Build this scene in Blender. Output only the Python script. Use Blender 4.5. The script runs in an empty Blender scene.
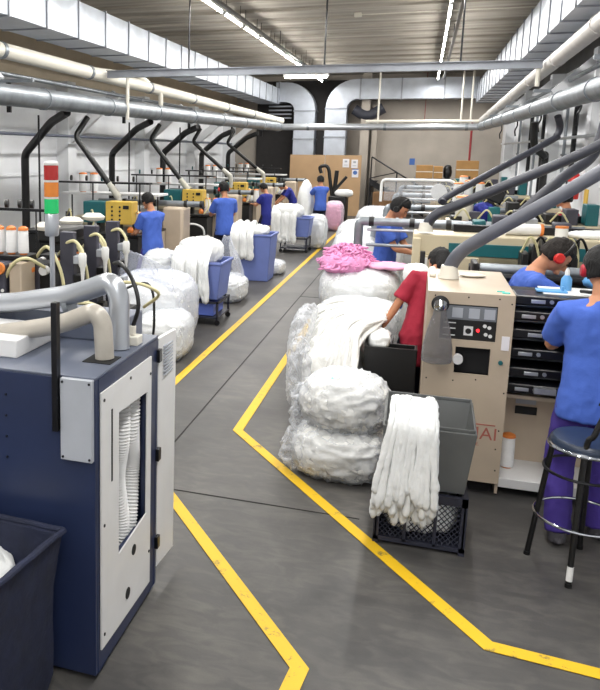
import bpy, math, random
from mathutils import Vector, Matrix, noise, Quaternion
import numpy as np
PI = math.pi
random.seed(7)
scn = bpy.context.scene
COL = scn.collection
V = Vector

# ------------------------------------------------------------------ materials
def lin(c):
    return tuple((x/12.92 if x <= .04045 else ((x+.055)/1.055)**2.4) for x in [v/255 for v in c])
def newmat(name):
    m = bpy.data.materials.new(name); m.use_nodes = True
    nt = m.node_tree; b = nt.nodes['Principled BSDF']
    return m, nt, b
def mat(name, rgb, rough=.6, metal=0, var=.12, scale=6, bump=.0, bscale=40, alpha=1, spec=.5, stretch=None, trans=0, emit=None, estr=0):
    m, nt, b = newmat(name)
    N, L = nt.nodes, nt.links
    c = lin(rgb)
    tc = N.new('ShaderNodeTexCoord'); mp = N.new('ShaderNodeMapping')
    L.new(tc.outputs['Object'], mp.inputs[0])
    if stretch: mp.inputs['Scale'].default_value = stretch
    nz = N.new('ShaderNodeTexNoise'); nz.inputs['Scale'].default_value = scale; nz.inputs['Detail'].default_value = 5
    L.new(mp.outputs[0], nz.inputs['Vector'])
    rp = N.new('ShaderNodeValToRGB'); rp.color_ramp.elements[0].position = .3; rp.color_ramp.elements[1].position = .7
    rp.color_ramp.elements[0].color = tuple(max(0, x*(1-var)) for x in c)+(1,)
    rp.color_ramp.elements[1].color = tuple(min(1, x*(1+var*.7)) for x in c)+(1,)
    L.new(nz.outputs['Fac'], rp.inputs[0]); L.new(rp.outputs[0], b.inputs['Base Color'])
    b.inputs['Roughness'].default_value = rough; b.inputs['Metallic'].default_value = metal
    b.inputs['Specular IOR Level'].default_value = spec
    if bump:
        n2 = N.new('ShaderNodeTexNoise'); n2.inputs['Scale'].default_value = bscale; n2.inputs['Detail'].default_value = 4
        L.new(mp.outputs[0], n2.inputs['Vector'])
        bp = N.new('ShaderNodeBump'); bp.inputs['Strength'].default_value = bump; bp.inputs['Distance'].default_value = .02
        L.new(n2.outputs['Fac'], bp.inputs['Height']); L.new(bp.outputs[0], b.inputs['Normal'])
    if alpha < 1: b.inputs['Alpha'].default_value = alpha
    if trans: b.inputs['Transmission Weight'].default_value = trans
    if emit:
        b.inputs['Emission Color'].default_value = lin(emit)+(1,); b.inputs['Emission Strength'].default_value = estr
    return m
M = {}
M['navy'] = mat('navy_enamel', (34, 44, 74), .38, 0, .12, 3)
M['navytop'] = mat('navy_grey_enamel', (88, 95, 112), .4, 0, .15, 4)
M['ltgrey'] = mat('light_grey_enamel', (222, 222, 222), .4, 0, .05, 4)
M['grey'] = mat('mid_grey_enamel', (168, 172, 180), .45, 0, .1, 4)
M['beige'] = mat('beige_enamel', (186, 170, 150), .42, 0, .06, 5)
M['beige2'] = mat('pale_beige_enamel', (196, 184, 156), .45, 0, .06, 5)
M['black'] = mat('black_plastic', (9, 9, 11), .45, 0, .2, 8)
M['blackm'] = mat('black_metal', (22, 22, 26), .3, .3, .2, 8)
M['charcoal'] = mat('charcoal_plate', (58, 58, 70), .5, 0, .15, 8)
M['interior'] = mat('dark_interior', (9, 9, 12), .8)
M['steel'] = mat('brushed_steel', (188, 192, 198), .3, .7, .05, 5)
M['steeld'] = mat('dull_steel_pipe', (140, 146, 152), .4, .6, .25, 5)
M['galv'] = mat('galvanised_sheet', (190, 196, 206), .42, .35, .14, 2.2, bump=.15, bscale=5)
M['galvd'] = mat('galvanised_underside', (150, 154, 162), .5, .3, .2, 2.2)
M['pvc'] = mat('white_pvc', (222, 218, 206), .4, 0, .05, 3)
M['pvcr'] = mat('white_painted_pipe', (196, 192, 188), .4, 0, .08, 5)
M['translucent'] = mat('cloudy_plastic_pipe', (176, 170, 160), .3, .1, .12, 7)
M['hose'] = mat('grey_hose', (84, 86, 96), .5, 0, .12, 6)
M['hosed'] = mat('dark_grey_hose', (52, 54, 64), .5, 0, .15, 6)
M['teal'] = mat('teal_enamel', (18, 92, 98), .4, 0, .1, 5)
M['yellow'] = mat('yellow_panel', (206, 172, 74), .5, 0, .1, 6)
M['orange'] = mat('orange_plastic', (222, 130, 60), .5)
M['cream'] = mat('cream_hose', (214, 206, 160), .5)
M['white'] = mat('white_plastic', (232, 232, 230), .5, 0, .04)
M['yarn'] = mat('white_yarn', (236, 236, 236), .9, 0, .04, 10, bump=.3, bscale=120, stretch=(1, 1, 5))
M['cloth'] = mat('white_stocking_cloth', (238, 240, 240), .9, 0, .04, 10, bump=.35, bscale=30)
M['clothw'] = mat('warm_white_cloth', (232, 232, 229), .9, 0, .07, 8, bump=.5, bscale=30)
M['pink'] = mat('pink_cloth', (226, 150, 196), .9, 0, .2, 14, bump=.5, bscale=30)
M['pinkbag'] = mat('pink_bag', (236, 172, 204), .7, 0, .1, 8, bump=.3)
M['blueshirt'] = mat('royal_blue_cotton', (66, 98, 186), .85, 0, .1, 5, bump=.25, bscale=18)
M['navyshirt'] = mat('dark_blue_cotton', (32, 40, 128), .85, 0, .1, 5, bump=.25, bscale=18)
M['redshirt'] = mat('dark_red_cotton', (150, 26, 50), .85, 0, .1, 5, bump=.25, bscale=18)
M['purple'] = mat('purple_trousers', (62, 44, 130), .85, 0, .15, 5, bump=.25, bscale=18)
M['darktr'] = mat('dark_trousers', (26, 28, 52), .85, 0, .15, 5, bump=.2, bscale=18)
M['skin'] = mat('skin', (190, 132, 98), .55, 0, .06, 8)
M['hair'] = mat('black_hair', (10, 9, 10), .85, 0, .3, 40, bump=.5, bscale=60, stretch=(1, 1, .3))
M['hairb'] = mat('dark_brown_hair', (30, 24, 20), .85, 0, .3, 40, bump=.5, bscale=60, stretch=(1, 1, .3))
M['redp'] = mat('red_plastic', (206, 40, 34), .4)
M['redrim'] = mat('crimson_plastic', (170, 30, 48), .4)
M['shoe'] = mat('grey_shoe', (70, 68, 74), .7)
M['bluebin'] = mat('blue_bin_plastic', (108, 124, 186), .5, 0, .08, 4)
M['bluebind'] = mat('blue_bin_shell', (92, 112, 196), .5, 0, .08, 4)
M['greybin'] = mat('grey_bin_plastic', (92, 94, 94), .5, 0, .1, 4)
M['crate'] = mat('dark_crate_plastic', (36, 38, 52), .5, 0, .12, 6)
M['cart'] = mat('dark_navy_cart_cloth', (20, 27, 52), .8, 0, .3, 8, bump=.6, bscale=10)
M['card'] = mat('cardboard', (184, 152, 116), .85, 0, .07, 2)
M['box'] = mat('carton_cardboard', (168, 128, 78), .85, 0, .1, 5)
M['paper'] = mat('white_paper', (232, 230, 234), .7, 0, .02)
M['sign'] = mat('blue_print', (70, 110, 180), .6)
M['redprint'] = mat('faded_red_print', (172, 96, 84), .6)
M['seat'] = mat('dark_blue_vinyl', (34, 46, 66), .35, 0, .2, 5)
M['brownwall'] = mat('brown_beige_plaster', (192, 178, 156), .9, 0, .12, 1.2)
M['conc'] = mat('grey_concrete', (176, 168, 158), .9, 0, .14, 1.1, bump=.1, bscale=10)
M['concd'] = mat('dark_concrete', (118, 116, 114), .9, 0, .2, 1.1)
M['nozzle'] = mat('grey_white_plastic', (190, 188, 178), .6)
M['redpipe'] = mat('dark_red_paint', (140, 40, 44), .5)
M['wood'] = mat('brown_wood', (120, 88, 56), .7, 0, .2, 4)
M['tealprint'] = mat('teal_tag', (60, 190, 180), .5)
M['screen'] = mat('dark_grey_screen', (120, 124, 130), .2, 0, .1)
M['chrome'] = mat('chrome', (200, 204, 210), .15, 1, .05)
M['eye'] = mat('eye_dark', (20, 14, 12), .3)
M['lip'] = mat('lip', (150, 84, 74), .5)
M['green_on'] = mat('green_lens_lit', (16, 150, 84), .2, 0, .05, emit=(20, 235, 120), estr=.45)
M['amber'] = mat('amber_lens', (206, 122, 44), .25)
M['red_l'] = mat('red_lens', (158, 34, 32), .25)
M['led'] = mat('red_led', (255, 40, 40), .3, emit=(255, 40, 50), estr=6)
M['tube'] = mat('fluorescent_tube', (255, 255, 255), .3, emit=(255, 252, 244), estr=150)
M['skyblue'] = mat('light_blue_plastic', (96, 160, 214), .5)

def film(name, tint, a, rough=.22):
    m, nt, b = newmat(name); N, L = nt.nodes, nt.links
    b.inputs['Base Color'].default_value = lin(tint)+(1,); b.inputs['Roughness'].default_value = rough
    tr = N.new('ShaderNodeBsdfTransparent'); mx = N.new('ShaderNodeMixShader')
    lw = N.new('ShaderNodeLayerWeight'); lw.inputs[0].default_value = .35
    mr = N.new('ShaderNodeMapRange'); mr.inputs[3].default_value = a; mr.inputs[4].default_value = min(1, a+.5)
    tcd = N.new('ShaderNodeTexCoord'); nz = N.new('ShaderNodeTexNoise'); nz.inputs['Scale'].default_value = 14; nz.inputs['Detail'].default_value = 6; nz.inputs['Distortion'].default_value = 1.5
    L.new(tcd.outputs['Object'], nz.inputs[0])
    bp = N.new('ShaderNodeBump'); bp.inputs['Strength'].default_value = .8; bp.inputs['Distance'].default_value = .03
    L.new(nz.outputs[0], bp.inputs['Height']); L.new(bp.outputs[0], b.inputs['Normal'])
    L.new(lw.outputs['Facing'], mr.inputs[0]); L.new(mr.outputs[0], mx.inputs[0])
    L.new(tr.outputs[0], mx.inputs[1]); L.new(b.outputs[0], mx.inputs[2])
    L.new(mx.outputs[0], N['Material Output'].inputs[0]); return m
M['film'] = film('clear_plastic_film', (236, 240, 246), .16)
M['filmb'] = film('bluish_plastic_film', (222, 228, 244), .16)
M['bottle'] = film('smoky_clear_plastic', (120, 118, 120), .45, .12)

def floor_mat():
    m, nt, b = newmat('polished_concrete_floor'); N, L = nt.nodes, nt.links
    tc = N.new('ShaderNodeTexCoord')
    def nz(s, d=6, dist=0, st=None):
        n = N.new('ShaderNodeTexNoise'); n.inputs['Scale'].default_value = s; n.inputs['Detail'].default_value = d; n.inputs['Distortion'].default_value = dist
        if st:
            mp = N.new('ShaderNodeMapping'); mp.inputs['Scale'].default_value = st; L.new(tc.outputs['Object'], mp.inputs[0]); L.new(mp.outputs[0], n.inputs[0])
        else: L.new(tc.outputs['Object'], n.inputs[0])
        return n
    a = nz(1.1, 8, .6); c = nz(5, 8, 1, (1, 2.2, 1)); d = nz(90, 3)
    r1 = N.new('ShaderNodeValToRGB'); r1.color_ramp.elements[0].position = .3; r1.color_ramp.elements[1].position = .72
    r1.color_ramp.elements[0].color = lin((58, 57, 57))+(1,); r1.color_ramp.elements[1].color = lin((92, 90, 87))+(1,)
    L.new(a.outputs[0], r1.inputs[0])
    r2 = N.new('ShaderNodeValToRGB'); r2.color_ramp.elements[0].position = .42; r2.color_ramp.elements[1].position = .78
    r2.color_ramp.elements[0].color = (.84, .84, .86, 1); r2.color_ramp.elements[1].color = (1.45, 1.43, 1.38, 1)
    L.new(c.outputs[0], r2.inputs[0])
    mx = N.new('ShaderNodeMix'); mx.data_type = 'RGBA'; mx.blend_type = 'MULTIPLY'; mx.inputs[0].default_value = 1
    L.new(r1.outputs[0], mx.inputs[6]); L.new(r2.outputs[0], mx.inputs[7])
    r3 = N.new('ShaderNodeValToRGB'); r3.color_ramp.elements[0].color = (.9, .9, .9, 1); r3.color_ramp.elements[1].color = (1.1, 1.1, 1.1, 1)
    L.new(d.outputs[0], r3.inputs[0])
    m2 = N.new('ShaderNodeMix'); m2.data_type = 'RGBA'; m2.blend_type = 'MULTIPLY'; m2.inputs[0].default_value = 1
    L.new(mx.outputs[2], m2.inputs[6]); L.new(r3.outputs[0], m2.inputs[7])
    L.new(m2.outputs[2], b.inputs['Base Color'])
    rr = N.new('ShaderNodeMapRange'); rr.inputs[3].default_value = .38; rr.inputs[4].default_value = .62
    L.new(c.outputs[0], rr.inputs[0]); b.inputs['Specular IOR Level'].default_value = .35; L.new(rr.outputs[0], b.inputs['Roughness'])
    return m
def paint_mat():
    m, nt, b = newmat('worn_yellow_floor_paint'); N, L = nt.nodes, nt.links
    tc = N.new('ShaderNodeTexCoord'); n = N.new('ShaderNodeTexNoise'); n.inputs['Scale'].default_value = 9; n.inputs['Detail'].default_value = 9; n.inputs['Roughness'].default_value = .75
    L.new(tc.outputs['Object'], n.inputs[0])
    r = N.new('ShaderNodeValToRGB'); e = r.color_ramp.elements
    e[0].position = .33; e[0].color = lin((104, 92, 60))+(1,); e[1].position = .43; e[1].color = lin((218, 176, 14))+(1,)
    L.new(n.outputs[0], r.inputs[0]); L.new(r.outputs[0], b.inputs['Base Color']); b.inputs['Roughness'].default_value = .55
    return m
def ceil_mat():
    m, nt, b = newmat('ribbed_concrete_ceiling'); N, L = nt.nodes, nt.links
    tc = N.new('ShaderNodeTexCoord'); mp = N.new('ShaderNodeMapping'); mp.inputs['Scale'].default_value = (.12, 2.2, 1)
    n = N.new('ShaderNodeTexNoise'); n.inputs['Scale'].default_value = 1.6; n.inputs['Detail'].default_value = 7
    L.new(tc.outputs['Object'], mp.inputs[0]); L.new(mp.outputs[0], n.inputs[0])
    r = N.new('ShaderNodeValToRGB'); e = r.color_ramp.elements
    e[0].position = .3; e[0].color = lin((142, 135, 124))+(1,); e[1].position = .7; e[1].color = lin((200, 194, 184))+(1,)
    L.new(n.outputs[0], r.inputs[0]); L.new(r.outputs[0], b.inputs['Base Color']); b.inputs['Roughness'].default_value = .9
    return m
def wall_mat():
    m, nt, b = newmat('white_wall_panels'); N, L = nt.nodes, nt.links
    tc = N.new('ShaderNodeTexCoord'); n = N.new('ShaderNodeTexNoise'); n.inputs['Scale'].default_value = .8; n.inputs['Detail'].default_value = 6
    L.new(tc.outputs['Object'], n.inputs[0])
    r = N.new('ShaderNodeValToRGB'); e = r.color_ramp.elements
    e[0].position = .3; e[0].color = lin((214, 216, 220))+(1,); e[1].position = .7; e[1].color = lin((238, 240, 242))+(1,)
    L.new(n.outputs[0], r.inputs[0]); L.new(r.outputs[0], b.inputs['Base Color']); b.inputs['Roughness'].default_value = .7
    return m
M['floor'] = floor_mat(); M['paint'] = paint_mat(); M['ceil'] = ceil_mat(); M['wall'] = wall_mat()
M['darkwall'] = mat('dark_grey_wall', (52, 50, 50), .9)
M['joint'] = mat('floor_joint_filler', (40, 39, 38), .9)

# ------------------------------------------------------------------ mesh builder
class MB:
    def __init__(s): s.v = []; s.f = []
    def add(s, vs, fs):
        o = len(s.v); s.v += [V(p) for p in vs]; s.f += [tuple(i+o for i in f) for f in fs]; return s
    def box(s, x0, x1, y0, y1, z0, z1, R=None, c=None):
        vs = [(x, y, z) for x in (x0, x1) for y in (y0, y1) for z in (z0, z1)]
        if R is not None:
            c = V(c) if c else V(((x0+x1)/2, (y0+y1)/2, (z0+z1)/2))
            vs = [c+R@(V(p)-c) for p in vs]
        return s.add(vs, [(0, 1, 3, 2), (4, 6, 7, 5), (0, 4, 5, 1), (2, 3, 7, 6), (0, 2, 6, 4), (1, 5, 7, 3)])
    def hexa(s, bot, top):   # two quads, both in the same order
        s.add(list(bot)+list(top), [(3, 2, 1, 0), (4, 5, 6, 7)]+[(i, (i+1) % 4, 4+(i+1) % 4, 4+i) for i in range(4)]); return s
    def tube(s, pts, r, seg=12, cap=True, flat=1, up=None):
        pts = [V(p) for p in pts]; n = len(pts)
        rs = r if isinstance(r, (list, tuple)) else [r]*n
        fl = flat if isinstance(flat, (list, tuple)) else [flat]*n
        tan = [(pts[min(i+1, n-1)]-pts[max(i-1, 0)]).normalized() for i in range(n)]
        a = V(up) if up else (V((0, 0, 1)) if abs(tan[0].z) < .9 else V((1, 0, 0)))
        a = (a-tan[0]*a.dot(tan[0])).normalized(); vs = []; fs = []
        for i in range(n):
            a = (a-tan[i]*a.dot(tan[i]))
            a = a.normalized() if a.length > 1e-6 else tan[i].orthogonal().normalized()
            b = tan[i].cross(a)
            for k in range(seg):
                t = 2*PI*k/seg; vs.append(pts[i]+a*math.cos(t)*rs[i]*fl[i]+b*math.sin(t)*rs[i])
        for i in range(n-1):
            for k in range(seg):
                k2 = (k+1) % seg; fs.append((i*seg+k, i*seg+k2, (i+1)*seg+k2, (i+1)*seg+k))
        if cap: fs.append(tuple(range(seg-1, -1, -1))); fs.append(tuple((n-1)*seg+k for k in range(seg)))
        return s.add(vs, fs)
    def lathe(s, prof, c=(0, 0, 0), axis=(0, 0, 1), seg=20, sx=1, sy=1):
        q = V((0, 0, 1)).rotation_difference(V(axis)); c = V(c); vs = []; fs = []
        for r, z in prof:
            for k in range(seg):
                t = 2*PI*k/seg; vs.append(c+q@V((r*math.cos(t)*sx, r*math.sin(t)*sy, z)))
        for i in range(len(prof)-1):
            for k in range(seg):
                k2 = (k+1) % seg; fs.append((i*seg+k, i*seg+k2, (i+1)*seg+k2, (i+1)*seg+k))
        fs.append(tuple(range(seg-1, -1, -1))); fs.append(tuple((len(prof)-1)*seg+k for k in range(seg)))
        return s.add(vs, fs)
    def cyl(s, c, r, h, axis=(0, 0, 1), seg=16): return s.lathe([(r, 0), (r, h)], c, axis, seg)
    def ball(s, c, rad, nu=24, nv=16, fn=None, R=None):
        c = V(c); rad = V(rad if hasattr(rad, '__len__') else (rad,)*3); vs = []; fs = []
        for j in range(nv+1):
            ph = PI*j/nv
            for i in range(nu):
                th = 2*PI*i/nu; d = V((math.sin(ph)*math.cos(th), math.sin(ph)*math.sin(th), math.cos(ph)))
                if j in (0, nv): d = V((0, 0, 1 if j == 0 else -1))
                p = V((d.x*rad.x, d.y*rad.y, d.z*rad.z))
                if fn: p = fn(d, p)
                if R is not None: p = R@p
                vs.append(c+p)
        for j in range(nv):
            for i in range(nu):
                i2 = (i+1) % nu; fs.append((j*nu+i, (j+1)*nu+i, (j+1)*nu+i2, j*nu+i2))
        return s.add(vs, fs)
    def prism(s, poly, vec):   # polygon of 3D points swept along vec
        n = len(poly); poly = [V(p) for p in poly]; vec = V(vec)
        return s.add(poly+[p+vec for p in poly], [tuple(range(n-1, -1, -1)), tuple(range(n, 2*n))]+[(i, (i+1) % n, n+(i+1) % n, n+i) for i in range(n)])
    def grid(s, fn, nu, nv):
        vs = [fn(i/nu, j/nv) for j in range(nv+1) for i in range(nu+1)]
        return s.add(vs, [(j*(nu+1)+i, j*(nu+1)+i+1, (j+1)*(nu+1)+i+1, (j+1)*(nu+1)+i) for j in range(nv) for i in range(nu)])
    def build(s, name, m, parent=None, bevel=0, smooth=True, angle=38, remesh=0, soft=0, disp=None, world=True, thick=0):
        org = V((0, 0, 0))
        if world:
            if parent is None:
                xs = [p.x for p in s.v]; ys = [p.y for p in s.v]; zs = [p.z for p in s.v]
                org = V(((min(xs)+max(xs))/2, (min(ys)+max(ys))/2, min(zs)))
            else:
                p = parent
                while p.parent: p = p.parent
                org = V(p.location)
        me = bpy.data.meshes.new(name); me.from_pydata([tuple(p-org) for p in s.v], [], s.f); me.update()
        import bmesh
        bm = bmesh.new(); bm.from_mesh(me)
        bmesh.ops.remove_doubles(bm, verts=bm.verts, dist=1e-6); bmesh.ops.recalc_face_normals(bm, faces=bm.faces)
        bm.to_mesh(me); bm.free()
        ob = bpy.data.objects.new(name, me); COL.objects.link(ob)
        if remesh or thick:
            if remesh:
                mo = ob.modifiers.new('r', 'REMESH'); mo.mode = 'VOXEL'; mo.voxel_size = remesh
            if soft:
                mo = ob.modifiers.new('s', 'SMOOTH'); mo.factor = .5; mo.iterations = soft
            if thick:
                mo = ob.modifiers.new('t', 'SOLIDIFY'); mo.thickness = thick; mo.offset = 0
            dg = bpy.context.evaluated_depsgraph_get()
            me2 = bpy.data.meshes.new_from_object(ob.evaluated_get(dg)); ob.modifiers.clear(); ob.data = me2; me = me2; me.name = name
        if disp:
            nrm = [v.normal.copy() for v in me.vertices]
            for v, n in zip(me.vertices, nrm): v.co = v.co+n*disp(v.co+org)
            me.update()
        me.materials.clear(); me.materials.append(m)
        if smooth:
            me.polygons.foreach_set('use_smooth', [True]*len(me.polygons))
            if not (remesh or disp): me.set_sharp_from_angle(angle=math.radians(angle))
        if parent is None and world: ob.location = org
        if parent is not None: ob.parent = parent
        if bevel:
            mo = ob.modifiers.new('bevel', 'BEVEL'); mo.width = bevel; mo.segments = 2; mo.limit_method = 'ANGLE'; mo.angle_limit = math.radians(40)
        return ob
def catmull(pts, n=6):
    P = [V(p) for p in pts]; P = [P[0]*2-P[1]]+P+[P[-1]*2-P[-2]]; out = []
    for i in range(1, len(P)-2):
        for k in range(n):
            t = k/n; a, b, c, d = P[i-1:i+3]
            out.append(.5*((2*b)+(c-a)*t+(2*a-5*b+4*c-d)*t*t+(3*b-a-3*c+d)*t**3))
    out.append(P[-2]); return out
def bendpath(pts, r=.1, n=6):   # polyline with rounded corners
    P = [V(p) for p in pts]; out = [P[0]]
    for i in range(1, len(P)-1):
        a = (P[i-1]-P[i]); b = (P[i+1]-P[i]); k = min(r, a.length*.48, b.length*.48)
        A = P[i]+a.normalized()*k; B = P[i]+b.normalized()*k
        for j in range(n+1):
            t = j/n; out.append(A*(1-t)**2+P[i]*2*t*(1-t)+B*t*t)
    out.append(P[-1]); return out
def thing(name, label, cat, loc=(0, 0, 0), group=None, rz=0):
    o = bpy.data.objects.new(name, None); COL.objects.link(o); o.location = loc; o.rotation_euler = (0, 0, rz)
    o.empty_display_size = .1
    return tag(o, label, cat, group)
def tag(o, label, cat, group=None, kind=None):
    o['label'] = label; o['category'] = cat
    if group: o['group'] = group
    if kind: o['kind'] = kind
    return o
def struct(o, label=None, cat=None):
    o['kind'] = 'structure'
    if label: o['label'] = label; o['category'] = cat or 'structure'
    return o
def dup(o, parent=None, off=None, label=None):
    kids = [c for c in KIDS(o)]
    c = o.copy(); COL.objects.link(c)
    if parent: c.parent = parent
    for k in kids: dup(k, c)
    if off is not None: c.location = V(o.location)+V(off)
    if label: c['label'] = label
    return c
def KIDS(o): return [x for x in bpy.data.objects if x.parent == o]

# ------------------------------------------------------------------ camera (solved from the vanishing lines)
f = 768.0; PX, PY = 152.0, 289.0
def cv(x, y): return V((x-PX, -(y-PY), -f))
dy = cv(425, 152).normalized(); dx = -cv(-2090, 127); dx = (dx-dy*dx.dot(dy)).normalized(); dz = dx.cross(dy)
R3 = Matrix((dx, dy, dz))
cd = bpy.data.cameras.new('camera'); cam = bpy.data.objects.new('camera', cd); COL.objects.link(cam)
cam.matrix_world = Matrix.Translation((0, 0, 2.45)) @ R3.to_4x4()
cd.sensor_fit = 'HORIZONTAL'; cd.sensor_width = 36; cd.lens = f/600*36
cd.shift_x = (300-PX)/600; cd.shift_y = -(345-PY)/600; cd.clip_start = .05
scn.camera = cam

# ------------------------------------------------------------------ room shell
XL, XR, YB, YF, ZC = -7.5, 2.7, 32.0, -3.0, 5.4
struct(MB().box(XL-.3, XR+.3, YF-.3, YB+.3, -.2, 0).build('floor', M['floor']))
b = MB().box(XL-.3, XR+.3, YF-.3, YB+.3, ZC, ZC+.2)
y = YF
while y < YB:
    b.box(XL, XR, y, y+.12, ZC-.045, ZC); y += 1.25
struct(b.build('ceiling', M['ceil'], smooth=False))
b = MB().box(XL-.3, XL, YF, YB, 0, 3.85)
y = YF+1.0
LCOL = [5.7, 10.6, 15.4, 20.2, 25.1, 30.0]
for zz in (1.9, 2.75, 3.55): b.box(XL, XL+.035, YF, YB, zz, zz+.05)
struct(b.build('wall_left', M['wall'], smooth=False))
struct(MB().box(XL-.3, XL+.02, YF, YB, 3.85, ZC).build('wall_left_upper', M['brownwall'], smooth=False))
b = MB().box(XR, XR+.3, YF, YB, 0, 4.1)
for zz in (1.0, 1.9, 2.75, 3.5): b.box(XR-.035, XR, YF, YB, zz, zz+.05)
struct(b.build('wall_right', M['wall'], smooth=False))
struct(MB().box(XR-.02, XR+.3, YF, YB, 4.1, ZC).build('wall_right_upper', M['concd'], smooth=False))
struct(MB().box(XL, XR, YB, YB+.3, 0, ZC).build('wall_back', M['conc'], smooth=False))
struct(MB().box(XL, XR, YF-.3, YF, 0, ZC).build('wall_front', M['wall'], smooth=False))
# pilasters with sloping knee brackets that carry the pipes
RCOL = [4.6, 9.4, 14.2, 18.8, 23.4, 28.0]
for i, y in enumerate(LCOL):
    b = MB().box(XL, XL+.28, y-.2, y+.2, 0, 3.85)
    b.prism([(XL+.28, y-.09, 2.55), (XL+.28, y-.09, 2.85), (XL+1.25, y-.09, 3.65), (XL+1.4, y-.09, 3.5)], (0, .12, 0))
    struct(b.build('trim_%d' % (i+1), M['wall'], smooth=False))
for i, y in enumerate(RCOL):
    b = MB().box(XR-.26, XR, y-.16, y+.16, 0, 4.1)
    b.prism([(XR-.26, y-.07, 4.0), (XR-.26, y-.07, 3.6), (XR-.75, y-.07, 3.3), (XR-.85, y-.07, 3.45)], (0, .12, 0))
    struct(b.build('trim_%d' % (i+11), M['wall'], smooth=False))
# far concrete post by the stair
struct(MB().box(-2.42, -2.1, 31.3, 31.6, 0, ZC).box(-2.0, -1.8, 31.5, 32, 0, 4.2).build('trim_21', M['conc'], smooth=False))
# dark loading opening behind the left duct
struct(MB().box(-6.6, -3.0, 31.9, 31.99, 0, 5.2).build('trim_22', M['darkwall'], smooth=False))
# floor joints
struct(MB().box(-1.85, -1.838, -2, 31, .001, .004).box(-1.84, -.25, 5.03, 5.038, .001, .004).box(-1.84, -1.2, 13.0, 13.012, .001, .004).box(-1.84, -1.2, 21.0, 21.012, .001, .004).build('trim_23', M['joint'], smooth=False))
# yellow walkway lines
def strip(pts, w, name):
    P = [V((p[0], p[1], 0)) for p in pts]; L = []; Rr = []
    for i, p in enumerate(P):
        d0 = (P[i]-P[i-1]).normalized() if i else (P[1]-P[0]).normalized()
        d1 = (P[i+1]-P[i]).normalized() if i < len(P)-1 else d0
        n0 = V((-d0.y, d0.x, 0)); n1 = V((-d1.y, d1.x, 0)); n = (n0+n1).normalized(); k = w/2/max(.3, n.dot(n0))
        L.append(p+n*k); Rr.append(p-n*k)
    b = MB()
    for i in range(len(P)-1):
        b.add([L[i]+V((0, 0, .003)), Rr[i]+V((0, 0, .003)), Rr[i+1]+V((0, 0, .003)), L[i+1]+V((0, 0, .003)),
               L[i]+V((0, 0, .006)), Rr[i]+V((0, 0, .006)), Rr[i+1]+V((0, 0, .006)), L[i+1]+V((0, 0, .006))],
              [(0, 1, 2, 3), (7, 6, 5, 4), (0, 4, 5, 1), (3, 2, 6, 7), (1, 5, 6, 2), (0, 3, 7, 4)])
    return struct(b.build(name, M['paint'], smooth=False))
strip([(-.62, 1.6), (-.40, 3.36), (-1.6, 4.98), (-2.36, 6.2), (-2.36, 27.5)], .085, 'trim_24')
strip([(3, 3.62), (.47, 3.86), (-1.40, 6.38), (-1.40, 11.5)], .085, 'trim_25')

for i, (y, z0) in enumerate([(11.6, 0), (12.7, 0), (16.2, 0), (17.2, 0), (20.3, 0), (21.6, 0), (22.6, 0), (25.2, 0)]):
    t = thing('wall_conduit', 'thin upright %s conduit on the right wall, %s from the near end' % (('dark', 'steel')[i % 2], ['first', 'second', 'third', 'fourth', 'fifth', 'sixth', 'seventh', 'eighth'][i]), 'conduit', (XR-.12, y, 0), 'upright conduits on the right wall')
    MB().cyl((XR-.12, y, 0), .03 if i % 2 else .045, 3.9, seg=8).build('tube', M['steeld'] if i % 2 else M['blackm'], t)
    for z in (1.2, 2.4): MB().box(XR-.17, XR-.03, y-.05, y+.05, z, z+.04).build('clip', M['steeld'], t)
# ------------------------------------------------------------------ ceiling lights
def fixture(x, y, z, label, rot=0):
    t = thing('ceiling_light', label, 'light', (x, y, z), 'fluorescent fittings in two rows')
    MB().box(x-.03, x+.03, y-.75, y+.75, z, z+.04).build('housing', M['white'], t, bevel=.008)
    MB().cyl((x, y-.7, z-.03), .019, 1.4, (0, 1, 0), 10).build('tube', M['tube'], t)
    for s in (-.725, .725): MB().box(x-.025, x+.025, y+s-.015, y+s+.015, z-.05, z).build('tube_holder', M['white'], t)
    for s in (-.6, .6): MB().cyl((x, y+s, z+.05), .006, ZC-z-.05, seg=6).build('hanger_wire', M['blackm'], t)
    return t
k = 0; first = fixture(-3.82, -1.2, 5.05, 'white tube fitting of the left row, outside the view', 0)
ords = ['first', 'second', 'third', 'fourth', 'fifth', 'sixth', 'seventh', 'eighth', 'ninth', 'tenth', 'eleventh', 'twelfth']
def place(x, name, y0, side):
    global k
    n = 0
    y = -1.2
    while y < 29.5:
        if not (x == -3.82 and y == -1.2):
            if y > y0:
                lab = 'fluorescent tube of the %s ceiling row, %s visible from the camera' % (side, ords[min(n, 11)]); n += 1
            else: lab = 'fluorescent tube of the %s ceiling row, above and behind the camera' % side
            d = dup(first, None, (x+3.82, y+1.2, 0), lab)
        y += 1.7
place(-3.82, 'l', 13, 'left'); place(.26, 'r', 14.5, 'right')
# cross tube under the beam far back
t = thing('ceiling_light', 'short white tube lamp hanging crosswise beneath the beam near the elbow ducts', 'light', (-3.55, 24, 4.62))
MB().box(-4.2, -2.85, 23.94, 24.06, 4.66, 4.72).build('housing', M['white'], t)
MB().cyl((-4.15, 24, 4.63), .03, 1.25, (1, 0, 0), 10).build('tube', M['tube'], t)
MB().cyl((-3.55, 24, 4.72), .006, ZC-4.72, seg=6).build('hanger_wire', M['blackm'], t)
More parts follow.
